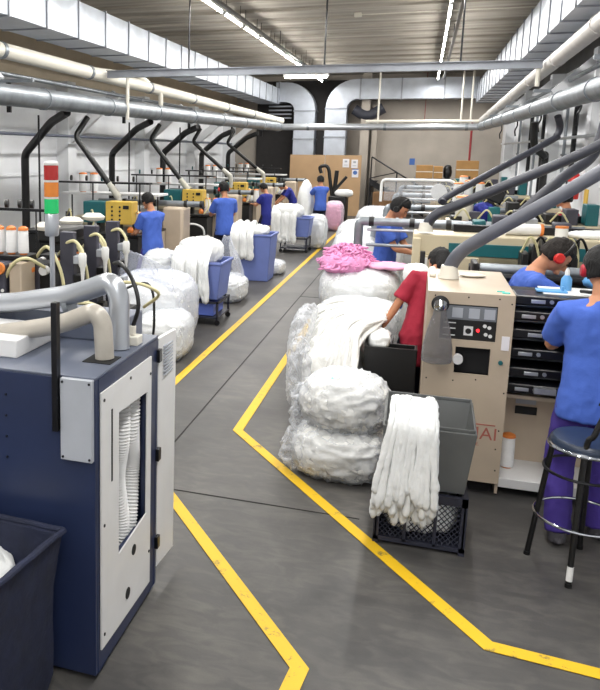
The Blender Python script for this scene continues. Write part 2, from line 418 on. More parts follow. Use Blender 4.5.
# cable tray along the left lights
for x, w in ((-3.62, 'left'), (.45, 'right')):
    t = thing('cable_tray', 'long black cable tray running beside the %s ceiling lights' % w, 'cable tray', (x, 0, 5.0))
    MB().box(x-.03, x+.03, -2, 30, 5.0, 5.05).build('tray', M['blackm'], t)
    for y in (2, 8, 14, 20, 26): MB().cyl((x, y, 5.05), .008, ZC-5.05, seg=6).build('hanger_wire', M['blackm'], t)
t = thing('junction_box', 'small cream junction box with thin conduit on the ceiling centre', 'junction box', (-1.5, 17.4, ZC-.16))
MB().box(-1.6, -1.45, 17.3, 17.42, ZC-.17, ZC-.09).build('box_body', M['pvc'], t, bevel=.01)
MB().cyl((-1.45, 17.36, ZC-.13), .012, 4.0, (1, 0, 0), 8).build('conduit', M['pvc'], t)

# ------------------------------------------------------------------ ducts
def dispn(a, s, seed=0):
    def g(p): return a*(noise.noise(p*s+V((seed, 0, 0)))+.5*noise.noise(p*s*2.3+V((seed, 4, 0))))
    return g
def duct(x0, x1, z0, z1, y0, y1, label, step):
    t = thing('air_duct', label, 'duct', ((x0+x1)/2, y0, z0))
    MB().box(x0, x1, y0, y1, z0, z1).build('duct_casing', M['galv'], t, smooth=False)
    y = y0+.3
    while y < y1:
        e = .022
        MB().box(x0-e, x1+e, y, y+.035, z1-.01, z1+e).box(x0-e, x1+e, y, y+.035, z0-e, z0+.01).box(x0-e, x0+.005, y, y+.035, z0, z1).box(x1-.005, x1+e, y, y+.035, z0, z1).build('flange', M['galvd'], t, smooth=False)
        # cross-broken panels: shallow pyramids on the aisle face
        xs = x1 if x1 < -2 else x0; s = 1 if x1 < -2 else -1
        ya, yb = y+.05, min(y+step-.02, y1); ym = (ya+yb)/2; zm = (z0+z1)/2
        MB().add([(xs+s*.001, ya, z0+.02), (xs+s*.001, yb, z0+.02), (xs+s*.001, yb, z1-.02), (xs+s*.001, ya, z1-.02), (xs+s*.02, ym, zm)], [(0, 1, 4), (1, 2, 4), (2, 3, 4), (3, 0, 4), (3, 2, 1, 0)]).build('cross_broken_panel', M['galv'], t, smooth=False)
        y += step
    return t
tl = duct(-6.3, -5.55, 4.25, 4.84, -2, 31.0, 'long galvanised air duct with seams hanging along the left wall', 1.15)
tr = duct(1.62, 2.3, 4.22, 4.92, -2, 31.0, 'long galvanised air duct with seams hanging along the right wall', 1.15)
def elbow(x0, x1, zt, sgn, zb, label, xfar):
    # a square duct coming along the back wall, then turning down through a 90 degree bend
    t = thing('elbow_duct', label, 'duct', ((x0+x1)/2, 31.3, zb))
    w = abs(x1-x0); ya, yb = 31.0, 31.7; h = .75
    # centre of the bend
    inner = .35; cx = x0 if sgn > 0 else x1; cx = cx-sgn*inner; cz = zt-h-inner
    prof = []
    N = 8; outer = []; innr = []
    for i in range(N+1):
        a = PI/2*i/N
        outer.append((cx+sgn*(inner+w)*math.sin(a), cz+(inner+h)*math.cos(a))); innr.append((cx+sgn*inner*math.sin(a), cz+inner*math.cos(a)))
    outer = [(xfar, zt)]+outer+[(outer[-1][0], zb)]; innr = [(xfar, zt-h)]+innr+[(innr[-1][0], zb)]
    b = MB(); n = len(outer)
    vs = [(p[0], yy, p[1]) for yy in (ya, yb) for L in (outer, innr) for p in L]
    fs = []
    for i in range(n-1):
        fs += [(i, i+1, n+i+1, n+i), (2*n+i, 3*n+i, 3*n+i+1, 2*n+i+1), (i, 2*n+i, 2*n+i+1, i+1), (n+i, n+i+1, 3*n+i+1, 3*n+i)]
    fs += [(0, n, 3*n, 2*n), (n-1, 3*n-1, 4*n-1, 2*n-1)]
    b.add(vs, fs).build('duct_casing', M['galv'], t, smooth=False)
    for z in (cz-.02, cz-1.1):
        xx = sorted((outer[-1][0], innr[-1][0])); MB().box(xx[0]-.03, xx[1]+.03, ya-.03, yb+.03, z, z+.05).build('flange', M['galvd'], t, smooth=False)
    s = sorted((cx, xfar)); step = 1.5; x = s[0]+.1
    while x < s[1]:
        MB().box(x, x+.05, ya-.03, yb+.03, zt-h-.03, zt+.03).build('flange', M['galvd'], t, smooth=False)
        x += step
    return t
elbow(-4.95, -4.15, 5.08, 1, 0, 'galvanised elbow duct turning down at left of the back wall', -5.7)
elbow(-3.75, -2.95, 5.16, -1, 0, 'galvanised duct crossing the back wall and bending down beside the elbow duct', 1.7)
tag(MB().tube(bendpath([(-2.7, 31.4, 4.05), (-2.2, 31.4, 3.75), (-1.6, 31.4, 4.1)], .3), .2, 16).build('exhaust_hose', M['hosed']), 'dark round exhaust hose stub hanging below the crossing duct', 'hose')
for i, z in enumerate([3.7, 3.85, 4.0, 4.15]):
    tag(MB().box(-6.0, -5.1, 31.2, 31.35, z, z+.05).build('louvre_slat', M['galvd']), 'grey louvre slat in the dark opening left of the elbow duct', 'louvre', 'louvre slats by the elbow duct')

# ------------------------------------------------------------------ long pipes
def pipe(name, pts, r, m, label, collars=0, cat='pipe', seg=18, bend=.15, group=None):
    P = bendpath(pts, bend) if len(pts) > 2 else [V(p) for p in pts]
    if not collars:
        return tag(MB().tube(P, r, seg).build(name, m), label, cat, group)
    t = thing(name, label, cat, pts[0], group)
    MB().tube(P, r, seg).build('pipe_run', m, t)
    a, b = V(pts[0]), V(pts[1]); L = (b-a).length; d = (b-a).normalized(); s = 1.0
    while s < L:
        MB().cyl(a+d*s, r*1.09, .09, tuple(d), seg).build('pipe_collar', M['steeld'] if m != M['pvcr'] else M['pvcr'], t); s += collars
    return t
pipe('suction_pipe', [(-6.16, -2, 3.14), (-5.0, 28, 3.28)], .155, M['steeld'], 'thick grey metal pipe with collars along the left side', 2.4)
pipe('suction_pipe', [(2.14, -2, 3.18), (1.7, 28, 3.3)], .14, M['steeld'], 'thick grey metal pipe with collars along the right side', 2.4)
pipe('white_pipe', [(-6.85, -2, 4.16), (-5.2, 28, 3.55), (-5.0, 28.5, 3.5)], .12, M['pvc'], 'long white plastic pipe sloping along the upper left wall', 2.9)
pipe('white_pipe', [(1.93, -2, 4.28), (1.72, 28, 3.5)], .115, M['pvcr'], 'long white painted pipe sloping along the upper right wall', 2.9)
pipe('cross_pipe', [(-5.0, 28, 3.28), (1.7, 28, 3.28)], .115, M['steel'], 'grey metal pipe crossing the hall low in front of the back wall', 2.6)
pipe('white_conduit', [(-2, 28, 3.47), (1.72, 28, 3.47)], .05, M['pvc'], 'slim white pipe lying above the far crossing pipe', 0)
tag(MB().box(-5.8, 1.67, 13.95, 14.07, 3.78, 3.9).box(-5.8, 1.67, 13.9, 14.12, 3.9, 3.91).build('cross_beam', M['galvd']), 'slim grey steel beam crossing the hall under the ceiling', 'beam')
b = thing('hanging_rod', 'thin dark rod hanging from the ceiling to the beam, left of the centre', 'rod', (-4.2, 14, 3.9), 'rods holding the cross beam')
MB().cyl((-4.2, 14, 3.9), .016, 1.5, seg=8).build('rod_shaft', M['blackm'], b)
dup(b, None, (2.45, 0, 0), 'thin dark rod hanging from the ceiling to the beam, above the elbow ducts')
dup(b, None, (4.65, 0, 0), 'thin dark rod hanging from the ceiling to the beam, near the right light row')
for x, l in ((-1.6, 'pale hanger tube above the far crossing pipe, nearest the elbow ducts'), (1.05, 'left one of the pale hanger tube pair above the far crossing pipe'), (1.35, 'right one of the pale hanger tube pair above the far crossing pipe')):
    tag(MB().cyl((x, 28, 3.4), .03, ZC-3.4, seg=8).build('hanger_tube', M['pvc']), l, 'hanger')
tag(MB().cyl((-5.4, 14, 3.0), .035, .8, seg=8).build('hanger_tube', M['pvc']), 'short white drop tube under the left end of the cross beam', 'hanger')
tag(MB().cyl((1.62, 14, 3.5), .035, .28, seg=8).build('hanger_tube', M['pvc']), 'short white drop tube under the right end of the cross beam', 'hanger')
tag(MB().tube(bendpath([(-6.2, 14.0, 3.95), (-5.9, 16, 4.0), (-5.75, 17, 3.7), (-5.75, 17, 3.4)], .3), .055, 10).build('branch_pipe', M['pvc']), 'small white branch pipe curving down under the left duct', 'pipe')
tag(MB().cyl((1.57, 31.2, 1.7), .04, 1.9, seg=8).build('sprinkler_pipe', M['redpipe']), 'dark red upright pipe against the back wall', 'pipe')
tag(MB().cyl((-.1, 31.6, 3.3), .012, 2.1, seg=6).build('hanging_cable', M['redpipe']), 'thin red brown cable hanging above the far crossing pipe', 'cable')
pipe('conduit', [(-6.95, -2, 2.72), (-6.95, 29, 2.68)], .03, M['navytop'], 'slim dark blue conduit running level along the left wall', 0)
pipe('conduit', [(2.35, 6, 2.72), (2.35, 27, 2.72)], .025, M['steel'], 'slim steel conduit running level along the right wall', 0)
pipe('conduit', [(-6.9, -2, 3.72), (-5.9, 20, 3.5)], .035, M['steeld'], 'thin grey conduit above the thick left pipe', 0)
pipe('conduit', [(2.45, -2, 3.85), (1.9, 24, 3.45)], .035, M['steeld'], 'thin grey conduit between the two large right pipes', 0)
# strut bars from left wall to pipes
for i, y in enumerate(LCOL[1:]):
    t = thing('pipe_bracket', 'grey strut bracket under the left pipes at the %s pillar' % ords[i], 'bracket', (XL+.28, y, 3.4), 'brackets on the left pillars')
    MB().box(XL+.25, -5.6, y-.03, y+.03, 3.42, 3.47).build('arm', M['steeld'], t)
    MB().box(-6.05, -5.99, y-.025, y+.025, 2.98, 3.44).build('drop', M['blackm'], t)
for i, y in enumerate(RCOL[1:]):
    t = thing('pipe_bracket', 'grey strut bracket under the right pipes at the %s pillar' % ords[i], 'bracket', (XR-.26, y, 3.4), 'brackets on the right pillars')
    MB().box(1.6, XR-.24, y-.03, y+.03, 3.42, 3.47).build('arm', M['steeld'], t)
    MB().tube(catmull([(2.3, y+.1, 3.44), (2.33, y+.1, 3.2), (2.28, y+.1, 3.05), (2.3, y+.1, 2.9)]), .02, 8).build('drop', M['blackm'], t)
# black wall hoses of the left side: riser with a kink up to the thick pipe, and slanting hose down to the machine
LH = [(12.87, 'nearest'), (17.13, 'second'), (20.95, 'third'), (25.0, 'fourth'), (28.7, 'farthest')]
for i, (y, w) in enumerate(LH):
    pipe('riser_hose', [(-7.0, y, 0), (-7.0, y, 2.34), (-6.2, y-.5, 2.9), (-5.75, y-.8, 3.05)], .075 if i < 2 else .085, M['black'], 'black riser hose kinking up to the left pipe, %s of the row' % w, 0, 'hose', 14, .12, 'black riser hoses on the left wall')
for i, (y0, x1, y1, z1, w) in enumerate([(12.6, -5.25, 12.7, 1.85, 'nearest'), (16.6, -5.2, 16.8, 1.8, 'second'), (20.0, -5.1, 20.3, 1.95, 'third'), (23.8, -5.0, 24.3, 1.9, 'farthest')]):
    t = thing('slanting_hose', 'black hose slanting down to a white nozzle above a left machine, %s of the row' % w, 'hose', (-5.8, y0, 2.7), 'slanting hoses above the left machines')
    dirv = V((x1, y1, z1))
    P = bendpath([(-5.72, y0+.25, 3.0), (-5.85, y0, 2.66), (x1, y1, z1)], .1); MB().tube(P, .05, 12).build('hose_tube', M['black'], t)
    e = P[-1]; d = (P[-1]-P[-3]).normalized()
    MB().tube([e, e+d*.1, e+d*.3], [.052, .06, .07], 12).build('nozzle', M['nozzle'], t)
    MB().tube([e+d*.28, e+d*.33+V((0, 0, -.1)), e+d*.33+V((0, 0, -.28))], [.065, .055, .04], 12).build('nozzle_tip', M['nozzle'], t)
# thin upright rods near the left wall
for x, y, l in ((-6.2, 11.9, 'thin black rod rising behind the signal tower'), (-5.9, 15.4, 'thin black rod rising left of the second slanting hose'), (-5.9, 19.0, 'thin black rod rising left of the third slanting hose')):
    tag(MB().cyl((x, y, 0), .018, 3.0, seg=8).build('upright_rod', M['blackm']), l, 'rod')

# ------------------------------------------------------------------ near left cabinet
def near_left():
    t = thing('machine_cabinet', 'navy machine cabinet with white side panel in the near left corner', 'cabinet', (-1.9, 3.3, 0))
    x1 = -1.28; x0 = -2.9; ya, yb = 2.94, 3.79; zt = 1.46
    # shell with a recess behind the side opening
    b = MB().box(x0, x1, ya, ya+.03, .03, zt)            # front plate
    b.box(x0, x1, yb-.03, yb, .03, zt)
    b.box(x0, x0+.03, ya+.03, yb-.03, .03, zt)
    b.box(x1-.03, x1, ya+.03, 3.16, .03, zt).box(x1-.03, x1, 3.62, yb-.03, .03, zt).box(x1-.03, x1, 3.16, 3.62, .03, .5).box(x1-.03, x1, 3.16, 3.62, 1.25, zt)
    b.build('cabinet_body', M['navy'], t, bevel=.004, smooth=False)
    MB().box(x0, x1, ya, yb, zt, zt+.012).build('top_plate', M['navytop'], t, bevel=.003, smooth=False)
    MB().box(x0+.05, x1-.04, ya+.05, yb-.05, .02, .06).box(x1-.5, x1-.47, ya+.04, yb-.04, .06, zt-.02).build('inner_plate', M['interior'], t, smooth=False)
    # white side panel with the opening
    X = x1+.006; b = MB()
    def pl(poly): b.prism([(x1+.001, p[0], p[1]) for p in poly], (.008, 0, 0))
    pl([(2.99, .135), (3.2, .125), (3.2, 1.39), (2.99, 1.39)]); pl([(3.6, .11), (3.66, .108), (3.66, 1.39), (3.6, 1.39)])
    pl([(3.2, 1.235), (3.6, 1.215), (3.6, 1.39), (3.2, 1.39)]); pl([(3.2, .125), (3.6, .11), (3.6, .54), (3.2, .51)])
    sp = b.build('side_panel', M['ltgrey'], t, smooth=False)
    for (yy, zz, r) in ((3.407, .43, .028), (3.323, .235, .03)): MB().cyl((x1+.009, yy, zz), r, .003, (1, 0, 0), 16).build('round_hole', M['interior'], sp)
    MB().box(x1+.009, x1+.012, 3.105, 3.117, .93, 1.28).build('slot', M['interior'], sp)
    for yy, zz in ((3.02, 1.35), (3.35, 1.36), (3.02, .2), (3.02, .75), (3.64, 1.3), (3.64, .3)): MB().cyl((x1+.009, yy, zz), .008, .004, (1, 0, 0), 8).build('screw', M['blackm'], sp)
    # corrugated hoses inside
    for yy, dx_, n in ((3.43, -.08, 0), (3.56, -.075, 1)):
        P = catmull([(x1+dx_, yy+.02, 1.3), (x1+dx_, yy, 1.0), (x1+dx_-.02, yy+(.06 if n else -.01), .8), (x1+dx_, yy-.02 if n else yy, .55), (x1+dx_, yy-.1, .3)], 64)
        MB().tube(P, [.05+.0045*math.sin(i*PI/2) for i in range(len(P))], 14).build('corrugated_hose', M['ltgrey'], t)
    # open door leaf with hinges
    d = MB().hexa([(-1.28, 3.80, .12), (-1.262, 4.05, .12), (-1.282, 4.055, .12), (-1.3, 3.8, .12)], [(-1.28, 3.80, 1.45), (-1.262, 4.05, 1.45), (-1.282, 4.055, 1.45), (-1.3, 3.8, 1.45)]).build('door', M['ltgrey'], t, smooth=False)
    b = MB()
    for i in range(9): b.box(-1.277, -1.262, 3.86, 4.0, 1.23+i*.02, 1.237+i*.02)
    b.build('louvre', M['grey'], d)
    for z in (.28, .8, 1.36): MB().box(-1.285, -1.262, 3.765, 3.81, z-.035, z+.035).build('hinge', M['blackm'], t, bevel=.003)
    # grey cover box on the front face
    fb = MB().box(-1.437, -1.285, 2.915, 2.945, 1.09, 1.465).build('cover_plate', M['grey'], t, bevel=.003)
    for xx in (-1.425, -1.297):
        for zz in (1.105, 1.45): MB().cyl((xx, 2.916, zz), .006, .004, (0, -1, 0), 8).build('screw', M['blackm'], fb)
    MB().box(-1.47, -1.443, 2.9, 2.94, 1.22, 1.8).build('upright_bar', M['blackm'], t, bevel=.003)
    for i in range(4): MB().cyl((-1.72+.0*i, 2.94, 1.35-i*.1), .006, .004, (0, -1, 0), 8).build('screw', M['blackm'], t)
    # rear box, socket and lead on top
    MB().box(-2.2, -1.36, 3.55, 3.76, zt+.012, zt+.15).build('control_housing', M['navytop'], t, bevel=.006)
    MB().box(-2.9, -1.75, 3.1, 3.5, zt+.012, zt+.1).build('sloping_tray', M['ltgrey'], t, bevel=.006)
    s = MB().box(-1.37, -1.3, 3.52, 3.6, zt+.012, zt+.06).box(-1.355, -1.325, 3.545, 3.575, zt+.06, zt+.11).build('plug_socket', M['pvc'], t, bevel=.006)
    MB().tube(catmull([(-1.34, 3.56, zt+.1), (-1.31, 3.56, zt+.22), (-1.36, 3.6, zt+.34), (-1.46, 3.7, zt+.4), (-1.6, 3.95, zt+.36)]), .011, 8).build('power_lead', M['black'], t)
    MB().box(-1.44, -1.3, 3.16, 3.3, zt+.012, zt+.016).build('pipe_opening', M['interior'], t)
    return t
near_left()
tag(MB().tube(bendpath([(-3.4, 3.6, 1.60), (-2.05, 3.52, 1.635), (-1.63, 3.5, 1.72), (-1.42, 3.47, 1.805), (-1.375, 3.46, 1.74), (-1.37, 3.45, 1.475)], .12, 8), .052, 24).build('exhaust_pipe', M['steel']), 'upper fat silver pipe bending down into the navy cabinet', 'pipe')
tag(MB().tube(bendpath([(-3.2, 3.25, 1.50), (-1.98, 3.25, 1.535), (-1.6, 3.25, 1.615), (-1.41, 3.24, 1.70), (-1.37, 3.24, 1.65), (-1.36, 3.24, 1.479)], .1, 8), .045, 24).build('exhaust_pipe', M['translucent']), 'lower pale pipe bending down into the navy cabinet beneath the silver one', 'pipe')
tag(MB().cyl((-1.69, 3.52, 1.66), .058, .03, (.95, -.05, .25), 24).build('hose_clamp', M['steeld']), 'thin ring clamp around the fat silver pipe', 'clamp')
# signal tower
def tower():
    x, y = -2.11, 4.2
    t = thing('signal_tower', 'signal tower lamp with red, amber and lit green lenses', 'signal light', (x, y, 1.3))
    MB().box(x-.3, x+.12, y-.1, y+.3, 0, 1.25).build('pedestal', M['grey'], t, bevel=.01)
    MB().cyl((x, y, 1.25), .016, .68, seg=14).build('pole', M['steel'], t)
    MB().cyl((x, y, 1.25), .04, .02, seg=14).build('base', M['ltgrey'], t)
    MB().lathe([(.038, 0), (.043, .008), (.043, .13), (.04, .135)], (x, y, 1.925), seg=24).build('housing', M['steel'], t)
    z = 2.062
    for nm, m in (('green_lens', 'green_on'), ('amber_lens', 'amber'), ('red_lens', 'red_l')):
        MB().lathe([(.041, 0), (.044, .003), (.044, .085), (.041, .088)], (x, y, z), seg=24).build(nm, M[m], t)
        MB().cyl((x, y, z+.088), .044, .012, seg=24).build('ring', M['pvcr'], t); z += .1
    MB().lathe([(.044, 0), (.041, .01), (.02, .014)], (x, y, z), seg=24).build('cap', M['ltgrey'], t)
tower()
# dark cloth cart
def cart():
    t = thing('laundry_cart', 'dark navy cloth cart at the bottom left beside the cabinet', 'cart', (-1.8, 2.4, 0))
    A, B, C_, D = (-1.38, 2.82), (-1.46, 2.0), (-2.3, 2.0), (-2.2, 2.86)
    P = [V((p[0], p[1], 0)) for p in (A, B, C_, D)]; cen = sum(P, V())/4
    def ring(z, k):
        out = []
        for i in range(4):
            for j in range(14):
                p = P[i].lerp(P[(i+1) % 4], j/14); q = cen+(p-cen)*k; q = q+(p-cen).normalized()*(.012*math.sin((i*14+j)*1.9+z*9)*(1 if .1 < z < .75 else .2)); out.append(V((q.x, q.y, z)))
        return out
    zs = [(.02, .86), (.12, .9), (.25, .91), (.4, .93), (.55, .95), (.7, .97), (.8, 1.0)]
    b = MB(); R_ = [ring(z, k-.01) for z, k in zs]+[ring(.8, .93), ring(.45, .88), ring(.1, .8)]
    n = 56; vs = [p for r in R_ for p in r]
    b.add(vs, [(i*n+j, i*n+(j+1) % n, (i+1)*n+(j+1) % n, (i+1)*n+j) for i in range(len(R_)-1) for j in range(n)]+[tuple(range(n)), tuple((len(R_)-1)*n+j for j in range(n))])
    b.build('cloth_body', M['cart'], t)
    b = MB(); pr = [p for p in ring(.805, 1.0)]; b.tube(pr+[pr[0]], .014, 8).build('rim', M['cart'], t)
    for p in P:
        q = cen+(p-cen)*.8; MB().cyl((q.x-.015, q.y, .03), .03, .03, (1, 0, 0), 12).build('wheel', M['black'], t)
    return t
cart()
def wrinkle(a, s, seed=0, st=(1, 1, 1)):
    st = V(st)
    def g(p):
        q = V((p.x*st.x, p.y*st.y, p.z*st.z))*s+V((seed*3.1, seed, 0))
        n1 = 1-abs(noise.noise(q))*2; n2 = 1-abs(noise.noise(q*2.1+V((5, 1, 2))))*2
        return a*(n1*.6+n2*.4-.4)
    return g
def blob(c, rad, nu=64, nv=40, pw=.75, flat=.0):
    def fn(d, p):
        # rounded-box like swell
        return V([math.copysign(abs(d[i])**pw*rad[i], d[i]) for i in range(3)])
    b = MB(); b.ball(c, rad, nu, nv, fn); return b
o = blob((-1.78, 2.62, .60), (.22, .2, .12)).build('stocking_heap', M['cloth'], disp=wrinkle(.03, 9)); tag(o, 'small white cloth lying inside the dark navy cart', 'cloth')

# ------------------------------------------------------------------ stocking strands
def strands(paths, r, m, name, parent=None, seed=1, remesh=0, bulge=True, flat=.6):
    b = MB(); rr = random.Random(seed)
    for P in paths:
        P = catmull(P, 5); n = len(P); ra = r*rr.uniform(.8, 1.2)
        rs = []
        for i in range(n):
            t = i/(n-1); w = 1+.16*math.sin(t*17+rr.random()*6)
            if bulge and t > .85: w *= 1+.35*math.sin((t-.85)/.15*PI)
            if t > .985 or t < .01: w *= .5
            rs.append(ra*w)
        b.tube(P, rs, 8, flat=flat)
    return b
def clear_bag(name, label, c, rad, seed, m='clothw', fm='film', a=.035, s=7, flop=None, pw=.6, group=None):
    t = thing(name, label, 'bag', (c[0], c[1], max(0, c[2]-rad[2])), group)
    zb = c[2]-rad[2]
    blob(c, rad, 72, 44, pw).build('stocking_contents', M[m], t, disp=wrinkle(a, s, seed, (1, 1, 2.2)))
    r2 = tuple(x+.02 for x in rad)
    b = blob(c, r2, 72, 44, pw)
    if flop: b.tube(*flop[:2], 20)
    b.build('plastic_film', M[fm], t, disp=wrinkle(a*.8, s*1.7, seed+3))
    return t

# grey tub over dark crate with the white stockings hanging over the rim
def grey_bin():
    t = thing('plastic_tub', 'grey plastic tub with flared rim standing on the lattice crate', 'tub', (.14, 5.2, .33))
    bot = [(-.1, 4.97), (.37, 4.98), (.375, 5.46), (-.1, 5.46)]; top = [(-.13, 4.9), (.41, 4.91), (.42, 5.56), (-.14, 5.56)]
    def ring(P, z, k=0):
        c = V((.14, 5.22, 0)); out = []
        for p in P:
            q = V((p[0], p[1], 0)); d = (q-c); d = V((math.copysign(k, d.x), math.copysign(k, d.y), 0)); out.append(V((q.x-d.x, q.y-d.y, z)))
        return out
    R_ = [ring(bot, .335), ring(top, .75), ring(top, .75, -.018), ring(top, .775, -.018), ring(top, .775, .01), ring(bot, .35, .012)]
    b = MB().add([p for r in R_ for p in r], [(i*4+j, i*4+(j+1) % 4, (i+1)*4+(j+1) % 4, (i+1)*4+j) for i in range(5) for j in range(4)]+[(3, 2, 1, 0), (20, 21, 22, 23)])
    b.build('tub_shell', M['greybin'], t, bevel=.012)
    t2 = thing('lattice_crate', 'dark crate with lattice front standing on the floor under the grey tub', 'crate', (.13, 5.2, 0))
    x0, x1, y0, y1 = -.15, .395, 4.93, 5.5
    b = MB()
    for (x, y) in ((x0, y0), (x1-.035, y0), (x0, y1-.035), (x1-.035, y1-.035)): b.box(x, x+.035, y, y+.035, .0, .34)
    b.box(x0, x1, y0, y1, .02, .045)
    b.box(x0, x1, y0, y0+.03, .285, .335).box(x0, x1, y1-.03, y1, .285, .335).box(x0, x0+.03, y0, y1, .285, .335).box(x1-.03, x1, y0, y1, .285, .335)
    for k in (1, 2): b.box(x0+k*.178, x0+k*.178+.02, y0, y0+.03, .03, .3)
    b.box(x0+.01, x0+.02, y0, y1, .03, .3).box(x1-.02, x1-.01, y0, y1, .03, .3).box(x0, x1, y1-.02, y1-.01, .03, .3)
    b.build('frame', M['crate'], t2, smooth=False)
    for k in range(3):
        xa = x0+.035+k*.172; xb = xa+.15; b = MB()
        for s in (-1, 1):
            for j in range(-8, 12):
                # diagonal slats clipped to the window
                z0_, z1_ = .05, .285; h = z1_-z0_; xs = xa+j*.032
                pa = (xs, z0_) if s > 0 else (xs+h, z0_); pb = (xs+h, z1_) if s > 0 else (xs, z1_)
                # clip in x
                (ax, az), (bx, bz) = pa, pb
                def cl(ax, az, bx, bz, X): tt = (X-ax)/(bx-ax); return X, az+(bz-az)*tt
                if ax > bx: ax, az, bx, bz = bx, bz, ax, az
                if bx < xa+.002 or ax > xb-.002: continue
                if ax < xa: ax, az = cl(ax, az, bx, bz, xa)
                if bx > xb: bx, bz = cl(ax, az, bx, bz, xb)
                if bx-ax < .004: continue
                b.tube([(ax, y0+.012, az), (bx, y0+.012, bz)], .003, 4)
        b.build('lattice_panel', M['crate'], t2, smooth=False)
    o = MB()
    o = blob((.125, 5.2, .16), (.24, .235, .11)).build('stocking_heap', M['cloth'], disp=wrinkle(.02, 9, 4)); tag(o, 'white stockings seen inside the lattice crate', 'stockings', kind='stuff')
    # bundle over the rim
    rr = random.Random(3); paths = []
    for k in range(64):
        layer = k % 4; u = ((k*11) % 64)/63
        x = -.085+.26*u; mid = x-.045
        L = rr.uniform(.48, .62)*(1-.12*layer/4); yo = 4.868-.03*layer; zt = .76+.026*layer+rr.uniform(-.012, .02)
        sx = mid*rr.uniform(.25, .6)-.025; ph = rr.random()*6; w = rr.uniform(.004, .014)
        paths.append([(x*.7+.03, 5.3, .60), (x*.8+.02, 5.15, .78+.02*layer), (x*.9+.01, 5.0, zt+.06), (x*.96, 4.93, zt+.05), (x, yo, zt-.03), (x+sx*.35+w*math.sin(ph), yo-.012, zt-L*.4), (x+sx*.75+w*math.sin(ph+2), yo-.008, zt-L*.8), (x+sx*1.0, yo+.006, zt-L-.03)])
    o = strands(paths, .0165, M['cloth'], 's').build('stocking_bundle', M['cloth'], disp=wrinkle(.006, 22, 2, (1.2, 1.2, .35)))
    tag(o, 'bundle of white stockings draped over the front of the grey tub', 'stockings', kind='stuff')
n_before = set(bpy.data.objects)
grey_bin()
for o in set(bpy.data.objects)-n_before:
    if o.parent is None:
        o.location.y -= .18
        if o.name.startswith('lattice_crate'): o.scale.z = 1.12
        elif 'heap' in o.name: o.scale = (1.0, 1.1, 1.25)
        else: o.location.z += .047
# clear bags in front of the heap
clear_bag('bagged_stockings', 'upper clear bag of white stockings stacked by the grey tub', (-.45, 5.84, .56), (.31, .28, .21), 1, a=.07, s=9, pw=.85)
clear_bag('bagged_stockings', 'lower clear bag of white stockings on the floor by the grey tub', (-.46, 5.80, .19), (.34, .31, .19), 5, a=.065, s=9, pw=.78)
def crumple(c, rad, seed, label):
    o = blob(c, rad, 64, 44, .8).build('crumpled_film', M['film'], disp=wrinkle(.075, 9, seed)); tag(o, label, 'plastic film')
crumple((-.76, 5.9, .42), (.09, .15, .2), 3, 'crumpled clear film gathered left of the upper clear bag')
crumple((-.80, 5.78, .15), (.1, .15, .13), 8, 'crumpled clear film on the yellow line beside the lower clear bag')
crumple((-.90, 6.5, .6), (.07, .15, .24), 12, 'crumpled clear film standing up beside the flowing stocking heap')
tag(MB().box(-.55, -.47, 5.7, 5.74, .765, .77).build('paper_tag', M['tealprint']), 'small teal tag on top of the upper clear bag', 'tag')
# flowing heap
def flow():
    c = V((-.68, 7.25, .38)); rad = (.36, .85, .5)
    o = blob(V((-.66, 7.35, .4)), (.27, .7, .36), 80, 50, .6).build('stocking_heap', M['clothw'], disp=wrinkle(.06, 5, 2)); 
    tag(o, 'base of the large white stocking heap beside the black box', 'stockings', kind='stuff')
    rr = random.Random(11); paths = []
    for k in range(190):
        u = rr.random(); v = rr.random()
        # they leave the worker's hand, sweep over the heap and hang down towards the aisle and the floor
        a0 = V((-.27+.1*(v-.5), 7.1+.25*(u-.5), .96+.04*rr.random()))
        e = V((-.98+.52*(1-u)**2.2, 6.3+1.75*u, .52+.22*u+rr.uniform(-.05, .05)))
        top = .93+.05*rr.random()
        m1 = a0.lerp(e, .3)+V((0, .30*u-.02, .03)); m1.z = top+.02
        m2 = a0.lerp(e, .68)+V((-.02, .14*u, .0)); m2.z = top-.05+.02*math.sin(k)
        paths.append([a0, m1, m2, e+V((.03, 0, .08)), e+V((-.02, -.02, -.1)), e+V((-.03, -.08, -.36*rr.uniform(.6, 1.15)))])
    o = strands(paths, .021, None, 's', seed=5).build('stocking_strands', M['clothw'], disp=wrinkle(.010, 16, 6))
    tag(o, 'long white stockings fanning out across the heap beside the black box', 'stockings', kind='stuff')
    o = blob((-.99, 7.45, .47), (.1, .6, .46), 60, 40, .7).build('plastic_sack', M['film'], disp=wrinkle(.06, 8, 6)); tag(o, 'clear plastic sack wall on the aisle side of the flowing heap', 'plastic sack')
    t = thing('black_box', 'tall open black box between the stocking heap and the red shirted worker', 'box', (-.15, 6.9, 0))
    b = MB().box(-.37, .05, 6.48, 6.5, .05, .85).box(-.37, -.15, 6.98, 7.0, .05, .85).box(-.37, -.35, 6.48, 7.0, .05, .85).box(.03, .05, 6.48, 6.66, .05, .85).box(-.17, -.15, 6.66, 7.0, .05, .85).box(-.17, .05, 6.64, 6.66, .05, .85).box(-.37, .05, 6.48, 6.66, .05, .08).box(-.37, -.15, 6.6, 7.0, .05, .08)
    b.build('box_shell', M['black'], t, bevel=.004)
    for x in (-.33, -.19):
        for y in (6.55, 6.95): MB().cyl((x, y-.012, .025), .025, .024, (0, 1, 0), 12).build('castor', M['blackm'], t)
    o = blob((-.26, 6.76, .86), (.09, .2, .07), 40, 28, .8).build('stocking_heap', M['cloth'], disp=wrinkle(.03, 8, 9)); tag(o, 'white stockings heaped in the top of the black box', 'stockings', kind='stuff')
flow()
